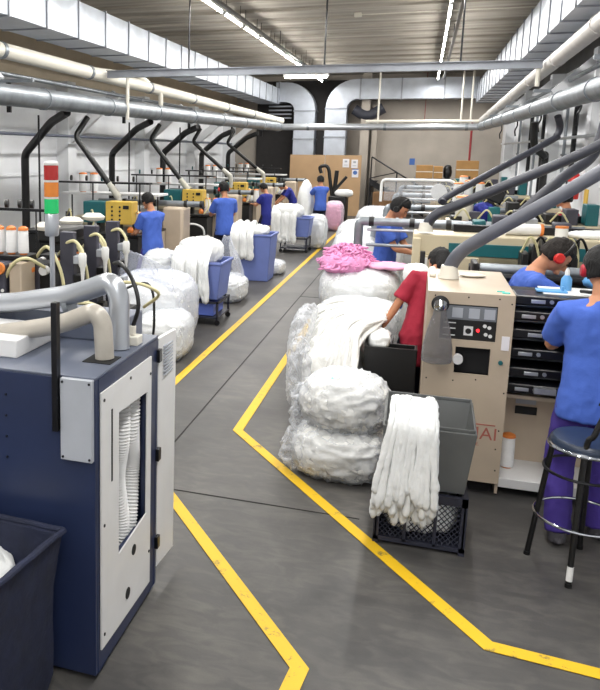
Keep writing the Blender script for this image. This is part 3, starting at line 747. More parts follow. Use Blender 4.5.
clear_bag('bagged_stockings', 'large white bag under the pink cloth pile beside the right aisle line', (-.62, 9.3, .86), (.44, .58, .26), 7, 'cloth', 'film', pw=.75)
clear_bag('bagged_stockings', 'wide white bag at the bottom under the pink topped bag', (-.62, 9.2, .27), (.44, .65, .27), 8, 'cloth', 'film')
clear_bag('bagged_stockings', 'low white bag wedged behind the flowing heap', (-.55, 8.35, .62), (.42, .32, .26), 9, 'clothw', 'film')
rr = random.Random(4); b = MB()
for k in range(420):
    a = rr.uniform(0, 2*PI); r_ = math.sqrt(rr.random()); x = -.80+.27*r_*math.cos(a); y = 9.3+.45*r_*math.sin(a); z = 1.15+.2*(1-r_*r_)
    d = V((rr.uniform(-.07, .07), rr.uniform(-.09, .09), rr.uniform(-.03, .03))); P = [V((x, y, z)), V((x, y, z+.025))+d*.5, V((x, y, z-.01))+d, V((x, y, z-.02))+d*1.2+V((d.y, -d.x, 0))]
    b.tube(catmull(P, 3), [.011, .013, .014, .013, .011, .013, .014, .013, .012, .01], 6, flat=.5)
q = blob((-.80, 9.3, 1.16), (.28, .46, .13), 40, 24, .8); b.add(q.v, q.f)
tag(b.build('pink_cloth_pile', M['pink'], disp=wrinkle(.012, 18, 3)), 'pile of pink stockings heaped on the large white bag', 'stockings', kind='stuff')
tag(blob((-.32, 9.2, 1.15), (.24, .22, .03), 40, 20, .8).build('pink_cloth', M['pinkbag'], disp=wrinkle(.02, 12, 3)), 'flat pale pink cloth right of the pink stocking pile', 'cloth')
clear_bag('bagged_stockings', 'plump white sack behind the pink cloth pile', (-.85, 11.6, .85), (.33, .5, .42), 13, 'cloth', 'film')
clear_bag('bagged_stockings', 'white sack on the floor before the plump sack', (-.75, 11.3, .3), (.4, .5, .3), 14, 'cloth', 'film')
clear_bag('bagged_stockings', 'white sack beside the aisle, farther than the plump sack', (-1.05, 15.0, .7), (.42, .6, .45), 15, 'cloth', 'film')
clear_bag('bagged_stockings', 'white sack in front of the stair at the far end', (-1.05, 20.5, .55), (.5, .6, .5), 16, 'cloth', 'film')
clear_bag('bagged_stockings', 'white sack right of the far stair, near the headphone worker', (-.7, 18.0, .57), (.36, .5, .56), 18, 'cloth', 'film')
# left side heaps, bins
clear_bag('bagged_stockings', 'large film wrapped bag of white stockings behind the near left cabinet', (-3.15, 9.1, .45), (.5, .6, .45), 20, 'cloth', 'filmb', .05, 5)
clear_bag('bagged_stockings', 'smaller white bag in front of the large film wrapped bag, by the aisle', (-2.78, 8.5, .28), (.28, .36, .27), 21, 'cloth', 'film')
clear_bag('bagged_stockings', 'slim white bag standing between the first worker and the near blue tub', (-3.65, 10.9, .5), (.25, .3, .45), 22, 'cloth', 'film')
clear_bag('bagged_stockings', 'white bag on the floor between the near and middle blue tubs', (-3.0, 12.3, .2), (.34, .4, .2), 23, 'cloth', 'film', .05)
b = MB().lathe([(.3, .1), (.28, .35), (.2, .6), (.1, .8), (.05, .95)], (-3.0, 12.4, .1), seg=40)
tag(b.build('plastic_sheet', M['filmb'], disp=wrinkle(.04, 8, 9)), 'peaked clear sheet rising from the bag between the near and middle tubs', 'plastic film')
o = MB().grid(lambda u, v: V((-3.75+1.0*u, 8.75+.3*math.sin(u*5)*.3, .55+.75*v-.25*u*v)), 30, 20).build('plastic_sheet', M['filmb'], disp=wrinkle(.05, 6, 3), thick=.004)
tag(o, 'upright bluish film edge of the large bag behind the near left cabinet', 'plastic film')

def blue_tub(x0, x1, y0, y1, zt, zb, label, tilt=0):
    t = thing('blue_tub', label, 'tub', ((x0+x1)/2, (y0+y1)/2, 0))
    k = .05
    def rg(z, e, s): return [V((x0+e-s*(1) if False else x0+e, y0+e, z)), V((x1-e, y0+e, z)), V((x1-e, y1-e, z)), V((x0+e, y1-e, z))]
    R_ = [rg(zb, k, 0), rg(zt-.04, 0, 0), rg(zt-.04, -.02, 0), rg(zt, -.02, 0), rg(zt, .015, 0), rg(zb+.02, k+.01, 0)]
    MB().add([p for r in R_ for p in r], [(i*4+j, i*4+(j+1) % 4, (i+1)*4+(j+1) % 4, (i+1)*4+j) for i in range(5) for j in range(4)]+[(3, 2, 1, 0), (20, 21, 22, 23)]).build('tub_shell', M['bluebin'], t, bevel=.012)
    return t
def trolley(x0, x1, y0, y1, zt, label):
    t = thing('trolley', label, 'trolley', ((x0+x1)/2, (y0+y1)/2, 0))
    b = MB()
    for x in (x0, x1-.03):
        for y in (y0, y1-.03): b.box(x, x+.03, y, y+.03, .08, zt)
    b.box(x0, x1, y0, y0+.03, zt-.03, zt).box(x0, x1, y1-.03, y1, zt-.03, zt).box(x0, x0+.03, y0, y1, zt-.03, zt).box(x1-.03, x1, y0, y1, zt-.03, zt).box(x0, x1, y0, y1, .1, .12)
    b.build('frame', M['crate'], t, smooth=False)
    for x in (x0+.015, x1-.015):
        for y in (y0+.02, y1-.04): MB().cyl((x, y, .04), .04, .02, (0, 1, 0), 12).build('castor', M['black'], t)
    return t
def drape(x0, x1, yf, zt, L, seed, label, yb=None, name='stocking_bundle', r=.026, n=44, side=False):
    rr = random.Random(seed); paths = []; yb = yb or yf+.5
    for k in range(n):
        x = x0+(x1-x0)*((k*5) % n)/(n-1); Lk = L*rr.uniform(.8, 1.05); lay = k % 3; yo = yf-.03-.025*lay
        paths.append([(x, yb, zt-.1), (x, (yf+yb)/2, zt+.14+.03*lay), (x, yf+.06, zt+.07+.02*lay), (x, yo, zt-.06), (x+rr.uniform(-.03, .03), yo, zt-Lk*.6), (x+rr.uniform(-.03, .03), yo, zt-Lk)])
    o = strands(paths, r, None, 's', seed=seed).build(name, M['cloth'], disp=wrinkle(.008, 14, seed, (1.2, 1.2, .3)))
    return tag(o, label, 'stockings', kind='stuff')
# near blue tub: on a trolley with a lower blue crate
trolley(-3.3, -2.6, 10.3, 11.0, .34, 'dark blue trolley under the near blue tub')
tb = thing('blue_crate', 'blue crate on the bottom of the near trolley', 'crate', (-2.95, 10.65, .12))
MB().box(-3.22, -2.68, 10.36, 10.94, .125, .30).build('crate_shell', M['bluebind'], tb, bevel=.01)
blue_tub(-3.28, -2.58, 10.33, 11.0, .9, .36, 'nearest blue tub of the left row, under draped white stockings')
drape(-3.28, -2.76, 10.33, .92, .58, 31, 'white stockings draped over the nearest blue tub of the left row')
o = blob((-2.98, 10.7, 1.0), (.32, .3, .2)).build('stocking_heap', M['cloth'], disp=wrinkle(.03, 8, 9)); tag(o, 'white stocking mound in the nearest blue tub', 'stockings', kind='stuff')
blue_tub(-3.2, -2.6, 14.2, 14.9, .9, .005, 'middle blue tub of the left row, with stockings over its left half')
drape(-3.35, -2.95, 14.2, .92, .5, 33, 'white stockings hanging over the left edge of the middle blue tub')
o = blob((-3.0, 14.5, .95), (.3, .32, .1)).build('stocking_heap', M['cloth'], disp=wrinkle(.03, 8, 5)); tag(o, 'white stocking mound in the middle blue tub', 'stockings', kind='stuff')
clear_bag('bagged_stockings', 'white bag on the floor beyond the middle blue tub', (-2.75, 15.4, .12), (.2, .3, .12), 24, 'cloth', 'film')
trolley(-3.2, -2.55, 18.7, 19.4, .36, 'dark trolley under the farthest blue tub')
blue_tub(-3.15, -2.5, 18.75, 19.4, .86, .38, 'farthest blue tub of the left row, with a tall stocking pile')
drape(-3.4, -2.85, 18.7, .95, .7, 35, 'tall pile of white stockings hanging down the farthest blue tub', r=.04)
o = blob((-3.05, 19.0, .98), (.35, .35, .18)).build('stocking_heap', M['cloth'], disp=wrinkle(.03, 8, 15)); tag(o, 'white stocking mound in the farthest blue tub', 'stockings', kind='stuff')
clear_bag('bagged_stockings', 'white bag standing before the far worker beside the yellow line', (-2.5, 19.9, .42), (.26, .3, .42), 26, 'cloth', 'film')
o = blob((-3.2, 22.8, .85), (.22, .3, .75), 50, 40, .9).build('hanging_cloth', M['cloth'], disp=wrinkle(.06, 4, 15, (1, 1, .4))); tag(o, 'long white cloth gathered up by the far worker', 'cloth')
clear_bag('pink_bag', 'pink bag at the end of the left row near the cardboard wall', (-2.55, 24.6, .45), (.27, .35, .45), 27, 'pinkbag', 'film')
# white plastic chair
def chair():
    x, y = -4.45, 15.6
    t = thing('plastic_chair', 'white plastic garden chair seen between the first and second workers', 'chair', (x, y, 0))
    MB().box(x-.22, x+.22, y-.22, y+.22, .42, .45).build('seat', M['white'], t, bevel=.01)
    for sx in (-1, 1):
        for sy in (-1, 1): MB().tube([(x+sx*.2, y+sy*.2, .43), (x+sx*.25, y+sy*.25, 0)], [.022, .017], 8).build('leg', M['white'], t)
    MB().tube(catmull([(x-.21, y-.2, .43), (x-.24, y-.27, .8), (x-.1, y-.3, .92), (x+.1, y-.3, .92), (x+.24, y-.27, .8), (x+.21, y-.2, .43)], 6), .022, 8).build('backrest', M['white'], t)
    for sx in (-1, 1): MB().tube(catmull([(x+sx*.22, y-.24, .68), (x+sx*.26, y, .66), (x+sx*.24, y+.2, .6), (x+sx*.22, y+.2, .44)], 5), .02, 8).build('armrest', M['white'], t)
chair()
# black bar stool
def stool():
    cx, cy = 1.02, 4.86
    t = thing('bar_stool', 'black metal bar stool with blue seat behind the nearest worker', 'stool', (cx, cy, 0))
    MB().lathe([(.19, .765), (.205, .775), (.205, .8), (.19, .82), (.1, .83)], (cx, cy, 0), seg=32).build('seat', M['seat'], t)
    MB().tube([(cx+.205*math.cos(a), cy+.205*math.sin(a), .768) for a in [2*PI*i/32 for i in range(33)]], .013, 8).build('seat_rim', M['chrome'], t)
    A, B = V((.765, 4.93, 0)), V((.945, 4.60, 0)); C1, D1 = V((1.26, 4.78, 0)), V((1.09, 5.12, 0))
    for p, k in ((A, 0), (B, 1), (C1, 1), (D1, 0)):
        top = V((cx, cy, 0)).lerp(V((p.x, p.y, 0)), .68)
        if k: P = [p, V((top.x, top.y, .77)), V((top.x+.035, top.y-.01, .9)), V((top.x+.09, top.y+.0, 1.07))]
        else: P = [p, V((top.x, top.y, .80))]
        lg = MB().tube(catmull(P, 5) if k else P, .0165, 10).build('leg', M['black'], t)
        MB().tube([p, p.lerp(V((top.x, top.y, .77)), .03)], .02, 10).build('foot_cap', M['black'], lg)
    q0, q1 = B, V((cx, cy, 0)).lerp(B, .68)+V((0, 0, .77))
    MB().tube([q0.lerp(q1, .05), q0.lerp(q1, .16)], .018, 10).build('tape_wrap', M['white'], t)
    for z, k in ((.33, .30), (.62, .265)):
        MB().tube([(cx+k*.84*math.cos(a), cy+k*.84*math.sin(a), z) for a in [2*PI*i/36 for i in range(37)]], .009, 8).build('footrest_ring', M['chrome'] if z < .4 else M['blackm'], t)
    b1 = V((cx, cy, 0)).lerp(B, .68)+V((.09, 0, 1.07)); c1 = V((cx, cy, 0)).lerp(C1, .68)+V((.09, 0, 1.07))
    MB().tube(catmull([b1+V((-.04, .02, .01)), b1, b1.lerp(c1, .5)+V((.05, -.08, 0)), c1], 6), .017, 10).build('back_rail', M['black'], t)
stool()

# ------------------------------------------------------------------ yarn cones
def cone(x, y, z, label, r=.055, h=.2, group='yarn cones on the near rack', m='yarn'):
    t = thing('yarn_cone', label, 'yarn cone', (x, y, z), group)
    MB().lathe([(r*.95, .012), (r, .03), (r*.92, h-.02), (r*.6, h)], (x, y, z), seg=20).build('yarn', M[m], t)
    MB().lathe([(r*.7, 0), (r*.7, .012)], (x, y, z), seg=16).build('core', M['orange'], t)
    MB().lathe([(r*.98, 0), (r*.9, .018), (r*.4, .03)], (x, y, z+h-.012), seg=16).build('cap', M['orange'], t)
    return t
# ------------------------------------------------------------------ near left knitting machine (behind the cabinet)
def near_machine():
    t = thing('knitting_machine', 'black and beige knitting machine behind the near left cabinet', 'knitting machine', (-3, 6, 0))
    MB().box(-4.6, -2.3, 4.75, 6.1, 0, 1.05).build('base_cabinet', M['beige'], t, bevel=.01)
    MB().box(-4.4, -2.28, 4.7, 6.15, 1.05, 1.12).build('table_top', M['blackm'], t, bevel=.005)
    MB().box(-3.4, -2.5, 4.95, 5.95, 1.12, 1.3).build('needle_bed', M['black'], t, bevel=.02)
    for i, (y, z) in enumerate([(5.1, 1.85), (5.5, 1.86), (5.92, 1.86)]):
        x = -2.43+.01*i
        MB().box(x-.055, x+.055, y-.03, y+.03, 1.12, z).build('upright_plate', M['charcoal'], t, bevel=.006)
        h = MB().box(x-.5, x-.06, y-.07, y+.07, 1.3, 1.42).box(x-.42, x-.1, y-.09, y+.09, 1.4, 1.62).build('needle_head', M['blackm'], t, bevel=.01)
        for q in range(3): MB().cyl((x-.38+q*.12, y-.09, 1.57), .035, .05, (0, -1, 0), 12).build('dial', M['ltgrey'] if q != 1 else M['orange'], h)
        MB().lathe([(.018, 0), (.028, .02), (.03, .09), (.022, .11)], (x+.15, y-.08, 1.6), seg=16).build('white_feeder', M['white'], t)
        MB().lathe([(.008, -.11), (.018, 0)], (x+.15, y-.08, 1.6), seg=12).build('feeder_tip', M['ltgrey'], t)
        MB().tube(catmull([(x-.05, y, z-.1), (x+.07, y-.05, z-.06), (x+.14, y-.07, z-.12), (x+.15, y-.08, 1.69)]), .012, 8).build('cream_hose', M['cream'], t)
        MB().tube(catmull([(x-.3, y, 1.6), (x-.1, y-.15, 1.75), (x+.02, y-.18, 1.6), (x+.05, y-.15, 1.35)]), .012, 8).build('cream_hose', M['cream'], t)
        MB().lathe([(.02, 0), (.07, .015), (.08, .04), (.05, .07)], (x-.22, y+.1, z-.02), seg=16, sx=1.3).build('white_cup', M['pvc'], t)
        MB().box(x-.02, x+.08, y-.3, y-.22, 1.3, 1.37).build('cream_block', M['cream'], t, bevel=.01)
        for q in range(4): MB().box(x+.06, x+.12, y-.05, y+.05, 1.2+q*.14, 1.26+q*.14).build('guide_bracket', M['grey'] if q % 2 else M['blackm'], t, bevel=.006)
    for P in ([(-2.9, 4.9, 1.2), (-2.7, 4.6, 1.36), (-2.4, 4.7, 1.38), (-2.2, 4.95, 1.36), (-2.1, 5.1, 1.25)], [(-3.1, 4.75, 1.2), (-2.8, 4.6, 1.33), (-2.5, 4.6, 1.3), (-2.3, 4.8, 1.2)], [(-2.4, 5.5, 1.36), (-2.05, 5.4, 1.45), (-1.86, 5.5, 1.36), (-2.05, 5.7, 1.2)], [(-2.9, 4.85, 1.3), (-2.75, 4.8, 1.6), (-2.62, 4.8, 1.68), (-2.55, 4.95, 1.6)]):
        MB().tube(catmull(P, 8), .013, 8).build('cream_hose', M['cream'], t)
    for P in ([(-2.9, 4.6, 1.2), (-2.75, 4.5, 1.36), (-2.5, 4.6, 1.38), (-2.35, 4.7, 1.2)], [(-2.5, 6.0, 1.2), (-2.2, 6.2, 1.3), (-2.1, 6.1, 1.0), (-2.15, 6.1, .6)]):
        MB().tube(catmull(P, 8), .012, 8).build('black_cable', M['black'], t)
    c = MB().box(-3.5, -2.78, 4.78, 5.1, 1.12, 1.64).build('control_box', M['charcoal'], t, bevel=.02)
    MB().cyl((-2.82, 4.78, 1.6), .045, .03, (0, -1, 0), 20).build('orange_knob', M['orange'], c)
    for q in range(5): MB().cyl((-2.80+.01*(q % 2), 4.78, 1.22+q*.055), .012, .01, (0, -1, 0), 10).build('button', M['redp'] if q == 2 else M['ltgrey'], c)
    MB().box(-2.76, -2.66, 4.8, 5.05, 1.12, 1.64).build('beige_post', M['beige'], t, bevel=.01)
    MB().box(-3.6, -2.66, 4.9, 5.1, 1.64, 1.68).build('shelf', M['blackm'], t, bevel=.005)
    b = MB()
    for x in (-3.6, -3.3, -2.985, -2.67): b.cyl((x, 5.06, 1.68), .006, .33, seg=6)
    b.box(-3.62, -2.6, 5.05, 5.07, 1.99, 2.01).build('cone_rack', M['blackm'], t)
    for x in (-3.3, -3.1, -2.9, -2.79, -2.69): 
        MB().lathe([(.032, -.012), (.032, .012)], (x, 5.04, 2.045), (1, .3, 0), 18).build('pulley', M['black'], t)
    MB().box(-2.72, -2.5, 5.15, 5.6, 1.74, 1.86).build('black_motor', M['black'], t, bevel=.03)
    MB().box(-2.66, -2.62, 5.0, 5.2, 1.12, 1.6).build('black_plate', M['charcoal'], t, bevel=.01)
    for i in range(5):
        y = 5.0+i*.2; x = -3.0-.1*(i % 3)
        MB().box(x-.12, x+.12, y, y+.14, 1.3, 1.42+.1*(i % 2)).build('mechanism', M['blackm'] if i % 2 else M['grey'], t, bevel=.01)
near_machine()
for i, (x, w) in enumerate([(-2.935, 'leftmost of three'), (-2.835, 'middle of three'), (-2.735, 'rightmost of three')]):
    cone(x, 4.98, 1.68, 'white yarn cone with orange cap on the near rack, %s' % w, .04, .19)

# ------------------------------------------------------------------ left machine row
def left_machine(y, label, oldx=0):
    t = thing('knitting_machine', label, 'knitting machine', (-5.6, y, 0), 'knitting machines of the left row')
    x0, x1 = -6.6, -4.35
    MB().box(x0, x1, y+.35, y+1.0, 0, 1.0).build('base_cabinet', M['beige'], t, bevel=.01)
    MB().box(x0, x1-.1, y-.15, y+.35, .35, .98).build('black_drive_unit', M['black'], t, bevel=.01)
    MB().box(x0, x1, y-.25, y+1.05, 1.0, 1.04).build('table_top', M['blackm'], t, bevel=.004)
    for i in range(5):
        x = x0+.3+i*.42
        MB().box(x-.03, x+.03, y+.1, y+.3, 1.04, 1.36).build('upright_plate', M['charcoal'], t, bevel=.005)
        MB().lathe([(.04, 0), (.06, .05), (.06, .15), (.03, .2)], (x+.16, y+.05, 1.06), seg=12).build('white_feeder', M['white'], t)
        MB().tube(catmull([(x, y+.1, 1.3), (x+.15, y-.1, 1.42), (x+.2, y-.15, 1.2), (x+.1, y-.2, 1.05)]), .014, 6).build('cream_hose', M['cream'], t)
    cb = MB().box(-5.02, -4.55, y-.2, y+.1, 1.2, 1.58).build('control_panel', M['yellow'], t, bevel=.01)
    for i in range(2):
        for j in range(4): MB().cyl((-4.9+i*.14, y-.2, 1.28+j*.07), .018, .012, (0, -1, 0), 8).build('button', M['black'], cb)
    MB().box(-4.7, -4.6, y-.215, y-.2, 1.46, 1.52).build('dark_display', M['black'], cb)
    MB().box(-5.5, -5.1, y-.05, y+.3, 1.2, 1.56).build('teal_box', M['teal'], t, bevel=.01)
    MB().box(-4.98, -4.8, y-.1, y+.05, 1.04, 1.2).build('panel_stand', M['blackm'], t); MB().box(-5.4, -5.2, y, y+.2, 1.04, 1.2).build('panel_stand', M['blackm'], t)
    # round beige column and horizontal roller pipe
    MB().box(-4.45, -4.05, y+1.1, y+1.6, 0, 1.42).build('beige_column', M['beige'], t, bevel=.05)
    MB().tube([(-5.8, y+1.35, 1.47), (-3.75, y+1.35, 1.47)], .055, 14).build('roller_pipe', M['steeld'], t)
    for x in (-5.3, -4.7, -4.1, -3.8): MB().cyl((x, y+1.35, 1.47), .065, .06, (1, 0, 0), 14).build('roller_ring', M['black'], t)
    MB().box(-6.2, -4.5, y+1.1, y+1.6, .2, 1.2).build('rear_body', M['beige2'], t, bevel=.02)
    MB().box(-5.9, -4.6, y+1.05, y+1.15, .4, 1.0).build('rear_recess', M['interior'], t)
    # top rack
    b = MB()
    for x in (-6.4, -5.6, -4.7): b.cyl((x, y+.6, 1.0), .014, .85, seg=6)
    b.box(-6.5, -4.5, y+.5, y+.7, 1.84, 1.87).build('top_rack', M['blackm'], t)
    for i in range(6): MB().lathe([(.05, -.015), (.05, .015)], (-6.3+i*.3, y+.55, 1.93), (1, .2, 0), 14).build('pulley', M['black'] if i % 3 else M['teal'], t)
    MB().box(-6.3, -4.4, y+.75, y+1.3, 1.62, 1.66).build('white_shelf', M['ltgrey'], t, bevel=.005)
    for x in (-6.2, -4.5): MB().cyl((x, y+1.0, 1.0), .014, .64, seg=6).build('shelf_post', M['blackm'], t)
    MB().lathe([(.05, 0), (.06, .05), (.03, .1)], (-4.6, y-.12, .92+.14), seg=12).build('orange_spool', M['orange'], t)
    return t
LM = [12.2, 16.6, 21.0, 25.3]; LW = ['nearest of four', 'second of four', 'third of four', 'farthest of four']
m0 = left_machine(LM[0], 'knitting machine with yellow control panel in the left row, '+LW[0])
for y, w in zip(LM[1:], LW[1:]): dup(m0, None, (0, y-LM[0], 0), 'knitting machine with yellow control panel in the left row, '+w)
c0 = None
for i, y in enumerate(LM):
    for j in range(4):
        x = -6.1+j*.16 if j < 2 else -4.52+(j-2)*.2
        lab = 'white yarn cone on the %s left machine, %s of four along it' % (['nearest', 'second', 'third', 'farthest'][i], ['leftmost', 'second', 'third', 'rightmost'][j])
        zz = 1.04
        if j < 2: x = -5.95+j*.22; zz = 1.66
        yy = y+(.95 if j < 2 else .1)
        if c0 is None: c0 = cone(x, yy, zz, lab, .08, .34, 'yarn cones on the left machines'); base = (x, yy, zz)
        else: dup(c0, None, (x-base[0], yy-base[1], zz-base[2]), lab)

# ------------------------------------------------------------------ right machine, nearest
def machine_one():
    t = thing('linking_machine', 'beige machine with control window and rollers beside the nearest worker', 'machine', (.4, 6.2, 0))
    x0, x1, yf, yb, zt = .09, .66, 5.73, 6.87, 1.48
    b = MB()
    # front plate with openings for the window and the recess
    W = (.185, .555, 1.14, 1.395); Rr = (.30, .53, .895, 1.09)
    def fr(a, c, z0, z1): b.box(a, c, yf, yf+.02, z0, z1)
    fr(x0, W[0], .10, zt); fr(W[1], x1, .10, zt); fr(W[0], W[1], W[3], zt); fr(W[0], W[1], Rr[3], W[2]); fr(W[0], Rr[0], Rr[2], Rr[3]); fr(Rr[1], W[1], Rr[2], Rr[3]); fr(W[0], W[1], .10, Rr[2])
    b.box(x0, x0+.02, yf+.02, yb-.02, .1, zt-.02).box(x1-.02, x1, yf+.02, yb-.02, .02, zt-.02).box(x0, x1, yb-.02, yb, .1, zt-.02).box(x0, x1, yf+.02, yb, zt-.02, zt)
    b.build('cabinet_body', M['beige'], t, smooth=False)
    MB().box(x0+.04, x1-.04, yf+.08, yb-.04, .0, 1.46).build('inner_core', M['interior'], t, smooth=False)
    w = MB().box(W[0], W[1], yf+.018, yf+.05, W[2], W[3]).build('control_window', M['black'], t, smooth=False)
    MB().box(W[0]+.01, W[1]-.005, yf+.006, yf+.02, 1.285, 1.385).build('screen_strip', M['screen'], w)
    for x in (.26, .37, .47): MB().box(x, x+.07, yf+.001, yf+.008, 1.3, 1.37).build('gauge', M['grey'], w)
    MB().box(.345, .405, yf+.006, yf+.02, 1.175, 1.24).build('key_plate', M['ltgrey'], w)
    MB().cyl((.375, yf+.006, 1.207), .02, .004, (0, -1, 0), 14).build('key_switch', M['black'], w)
    MB().cyl((.437, yf+.012, 1.215), .011, .008, (0, -1, 0), 10).build('red_indicator', M['led'], w)
    for x, z in ((.48, 1.25), (.51, 1.24), (.49, 1.19), (.52, 1.18)): MB().cyl((x, yf+.012, z), .013, .006, (0, -1, 0), 10).build('selector_knob', M['ltgrey'], w)
    for z in (1.165, 1.215, 1.255): MB().box(.21, .29, yf+.01, yf+.02, z, z+.006).build('scale_line', M['ltgrey'], w)
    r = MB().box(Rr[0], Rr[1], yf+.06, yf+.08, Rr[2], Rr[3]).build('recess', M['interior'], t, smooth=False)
    MB().lathe([(.034, 0), (.036, .05), (.025, .06)], (.32, yf-.03, 1.0), (0, 1, 0), 16).build('white_knob', M['ltgrey'], t)
    MB().box(.595, .655-.01, yf-.004, yf, 1.09, 1.19).build('paper_sticker', M['paper'], t)
    MB().cyl((.6, yf, 1.0), .016, .012, (0, -1, 0), 12).build('green_button', M['teal'], t)
    sc = [(.14, 1.45), (.36, 1.45), (.56, 1.45), (.64, 1.42), (.64, .78), (.63, .5), (.63, .2), (.12, .84), (.3, .84), (.45, .86), (.12, .7), (.16, .7), (.62, .36)]
    b = MB()
    for x, z in sc: b.cyl((x, yf, z), .0055, .003, (0, -1, 0), 8)
    b.build('screw_holes', M['interior'], t)['kind'] = 'stuff'
    # reddish lettering
    MB().box(.44, .605, yf-.002, yf, .53, .538).build('letter_rule', M['redprint'], t)
    def text(s, size, loc, m, name, parent, rot=(PI/2, 0, 0)):
        cu = bpy.data.curves.new(name, 'FONT'); cu.body = s; cu.size = size; cu.extrude = .0008; cu.space_character = 1.0
        o = bpy.data.objects.new(name, cu); COL.objects.link(o); dg = bpy.context.evaluated_depsgraph_get(); me = bpy.data.meshes.new_from_object(o.evaluated_get(dg))
        bpy.data.objects.remove(o); o = bpy.data.objects.new(name, me); COL.objects.link(o); me.materials.clear(); me.materials.append(m); o.parent = parent
        o.rotation_euler = rot; p = parent
        o.location = V(loc)-V(p.location); return o
    text('MAI', .13, (.405, yf-.001, .425), M['redprint'], 'lettering', t); text('E.E.', .035, (.46, yf-.001, .375), M['redprint'], 'small_lettering', t)
    MB().box(.1, .15, yb-.5, yb-.1, zt, zt+.03).build('front_lip', M['pvc'], t, bevel=.01)
    # teal clip drawn on the top
    MB().box(.58, .63, 5.80, 5.84, zt, zt+.006).box(.55, .60, 5.86, 5.875, zt, zt+.006).build('teal_tape', M['tealprint'], t)
    # base and side body to the right
    MB().box(x1, 2.55, 6.2, 6.42, .12, .95).build('rear_body', M['beige'], t, bevel=.006)
    MB().box(x1-.02, 2.55, 5.78, 6.3, .06, .13).build('step_plate', M['ltgrey'], t, bevel=.004)
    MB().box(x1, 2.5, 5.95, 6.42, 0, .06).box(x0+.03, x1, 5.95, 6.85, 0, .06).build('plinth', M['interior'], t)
    MB().box(.78, .92, 6.193, 6.2, .58, .62).build('grey_label', M['grey'], t)
    MB().box(.78, .93, 6.19, 6.2, .50, .56).build('black_slot', M['black'], t)
    MB().box(x1, 2.55, 5.9, 6.3, .70, .73).build('ledge', M['beige'], t, bevel=.004)
    # stack of black carriage rails
    zs = [.76, .88, 1.02, 1.16, 1.29, 1.4]
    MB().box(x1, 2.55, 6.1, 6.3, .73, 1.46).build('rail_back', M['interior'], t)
    for i, z in enumerate(zs):
        rb = MB().box(x1+.005, 2.5, 5.84, 6.1, z, z+.07).build('black_rail', M['blackm'], t, bevel=.012)
        for j in range(3):
            x = x1+.06+j*.5+(i % 2)*.05
            MB().box(x, x+.09, 5.832, 5.845, z+.02, z+.045).build('silver_bracket', M['steel'], rb, bevel=.002)
            MB().cyl((x+.13, 5.84, z+.035), .014, .012, (0, -1, 0), 10).build('bolt_head', M['steel'], rb)
        MB().cyl((x1+.01, 5.98, z-.025), .016, 1.8, (1, 0, 0), 10).build('thin_rail', M['steeld'], t)
    MB().box(.84, .98, 5.80, 5.84, 1.03-.25, 1.05-.23).build('silver_plate', M['steel'], t)
    # upper rollers behind the block
    for (y, z, r_, m) in ((7.1, 1.40, .035, 'blackm'), (7.2, 1.455, .05, 'steeld'), (7.3, 1.37, .045, 'blackm')):
        MB().cyl((.52, y, z), r_, 1.9, (1, 0, 0), 16).build('roller', M[m], t)
    MB().box(.45, .5, 7.05, 7.35, 0, 1.52).build('roller_bearing', M['black'], t, bevel=.01)
    MB().box(.86, 1.5, 5.95, 6.28, 1.465, 1.475).build('white_tray', M['white'], t)
    return t
machine_one()
t = thing('plastic_bottle', 'smoky clear bottle shaped cover hanging on the machine front', 'bottle', (.19, 5.6, .96))
MB().lathe([(.1, .0), (.105, .02), (.1, .1), (.075, .24), (.05, .32), (.04, .37), (.04, .41)], (.175, 5.62, 1.0), seg=28).build('bottle_body', M['bottle'], t)
MB().lathe([(.04, 0), (.044, .02), (.04, .045), (.02, .055)], (.175, 5.62, 1.38), (0, -.35, .9), seg=20).build('chrome_neck', M['chrome'], t)
MB().lathe([(.056, 0), (.06, .03), (.045, .035)], (.175, 5.7, 1.40), (0, -1, 0), seg=20).build('black_holder', M['black'], t)
cone(.735, 6.02, .13, 'white bobbin with orange ends standing on the step of the machine', .05, .25, None)
tag(MB().box(.82, 1.02, 6.0, 6.1, 1.475, 1.49).box(.98, 1.0, 6.02, 6.04, 1.49, 1.52).build('light_blue_tool', M['skyblue'], bevel=.004), 'light blue plastic tool lying on the rails before the leaning worker', 'tool')
t = thing('spray_bottle', 'small translucent blue bottle beside the leaning worker', 'bottle', (1.03, 6.16, 1.475))
MB().lathe([(.035, 0), (.038, .01), (.036, .08), (.018, .11)], (1.03, 6.16, 1.475), seg=16).build('bottle_body', M['skyblue'], t)
MB().lathe([(.016, 0), (.016, .03), (.008, .05)], (1.03, 6.16, 1.583), seg=12).build('cap', M['white'], t)
# ------------------------------------------------------------------ hoses from the right machines
def boot_hose(pts, r, m, label, boot=True, cap=.14):
    t = thing('suction_hose', label, 'hose', pts[0], 'suction hoses of the right machines')
    P = catmull(pts, 8); MB().tube(P, r, 16).build('hose_tube', M[m], t)
    if boot:
        p = V(pts[0]); MB().lathe([(r*1.5, 0), (r*1.3, .05), (r*1.12, .1)], p-V((0, 0, .0)), (0, 0, 1), 16).build('boot', M['pvc'], t, bevel=0)
    return t
boot_hose([(.24, 6.35, 1.485), (.25, 6.35, 1.58), (.32, 6.33, 1.70), (.5, 6.32, 1.84), (1.15, 6.36, 2.28), (1.95, 6.45, 2.9), (2.08, 6.47, 3.05)], .052, 'hose', 'thick grey hose rising from the nearest right machine to the pipe')
tag(MB().ball((.42, 6.5, 1.495), (.1, .06, .016)).build('white_pad', M['pvc']), 'flat white pad lying on top of the nearest beige machine', 'pad')
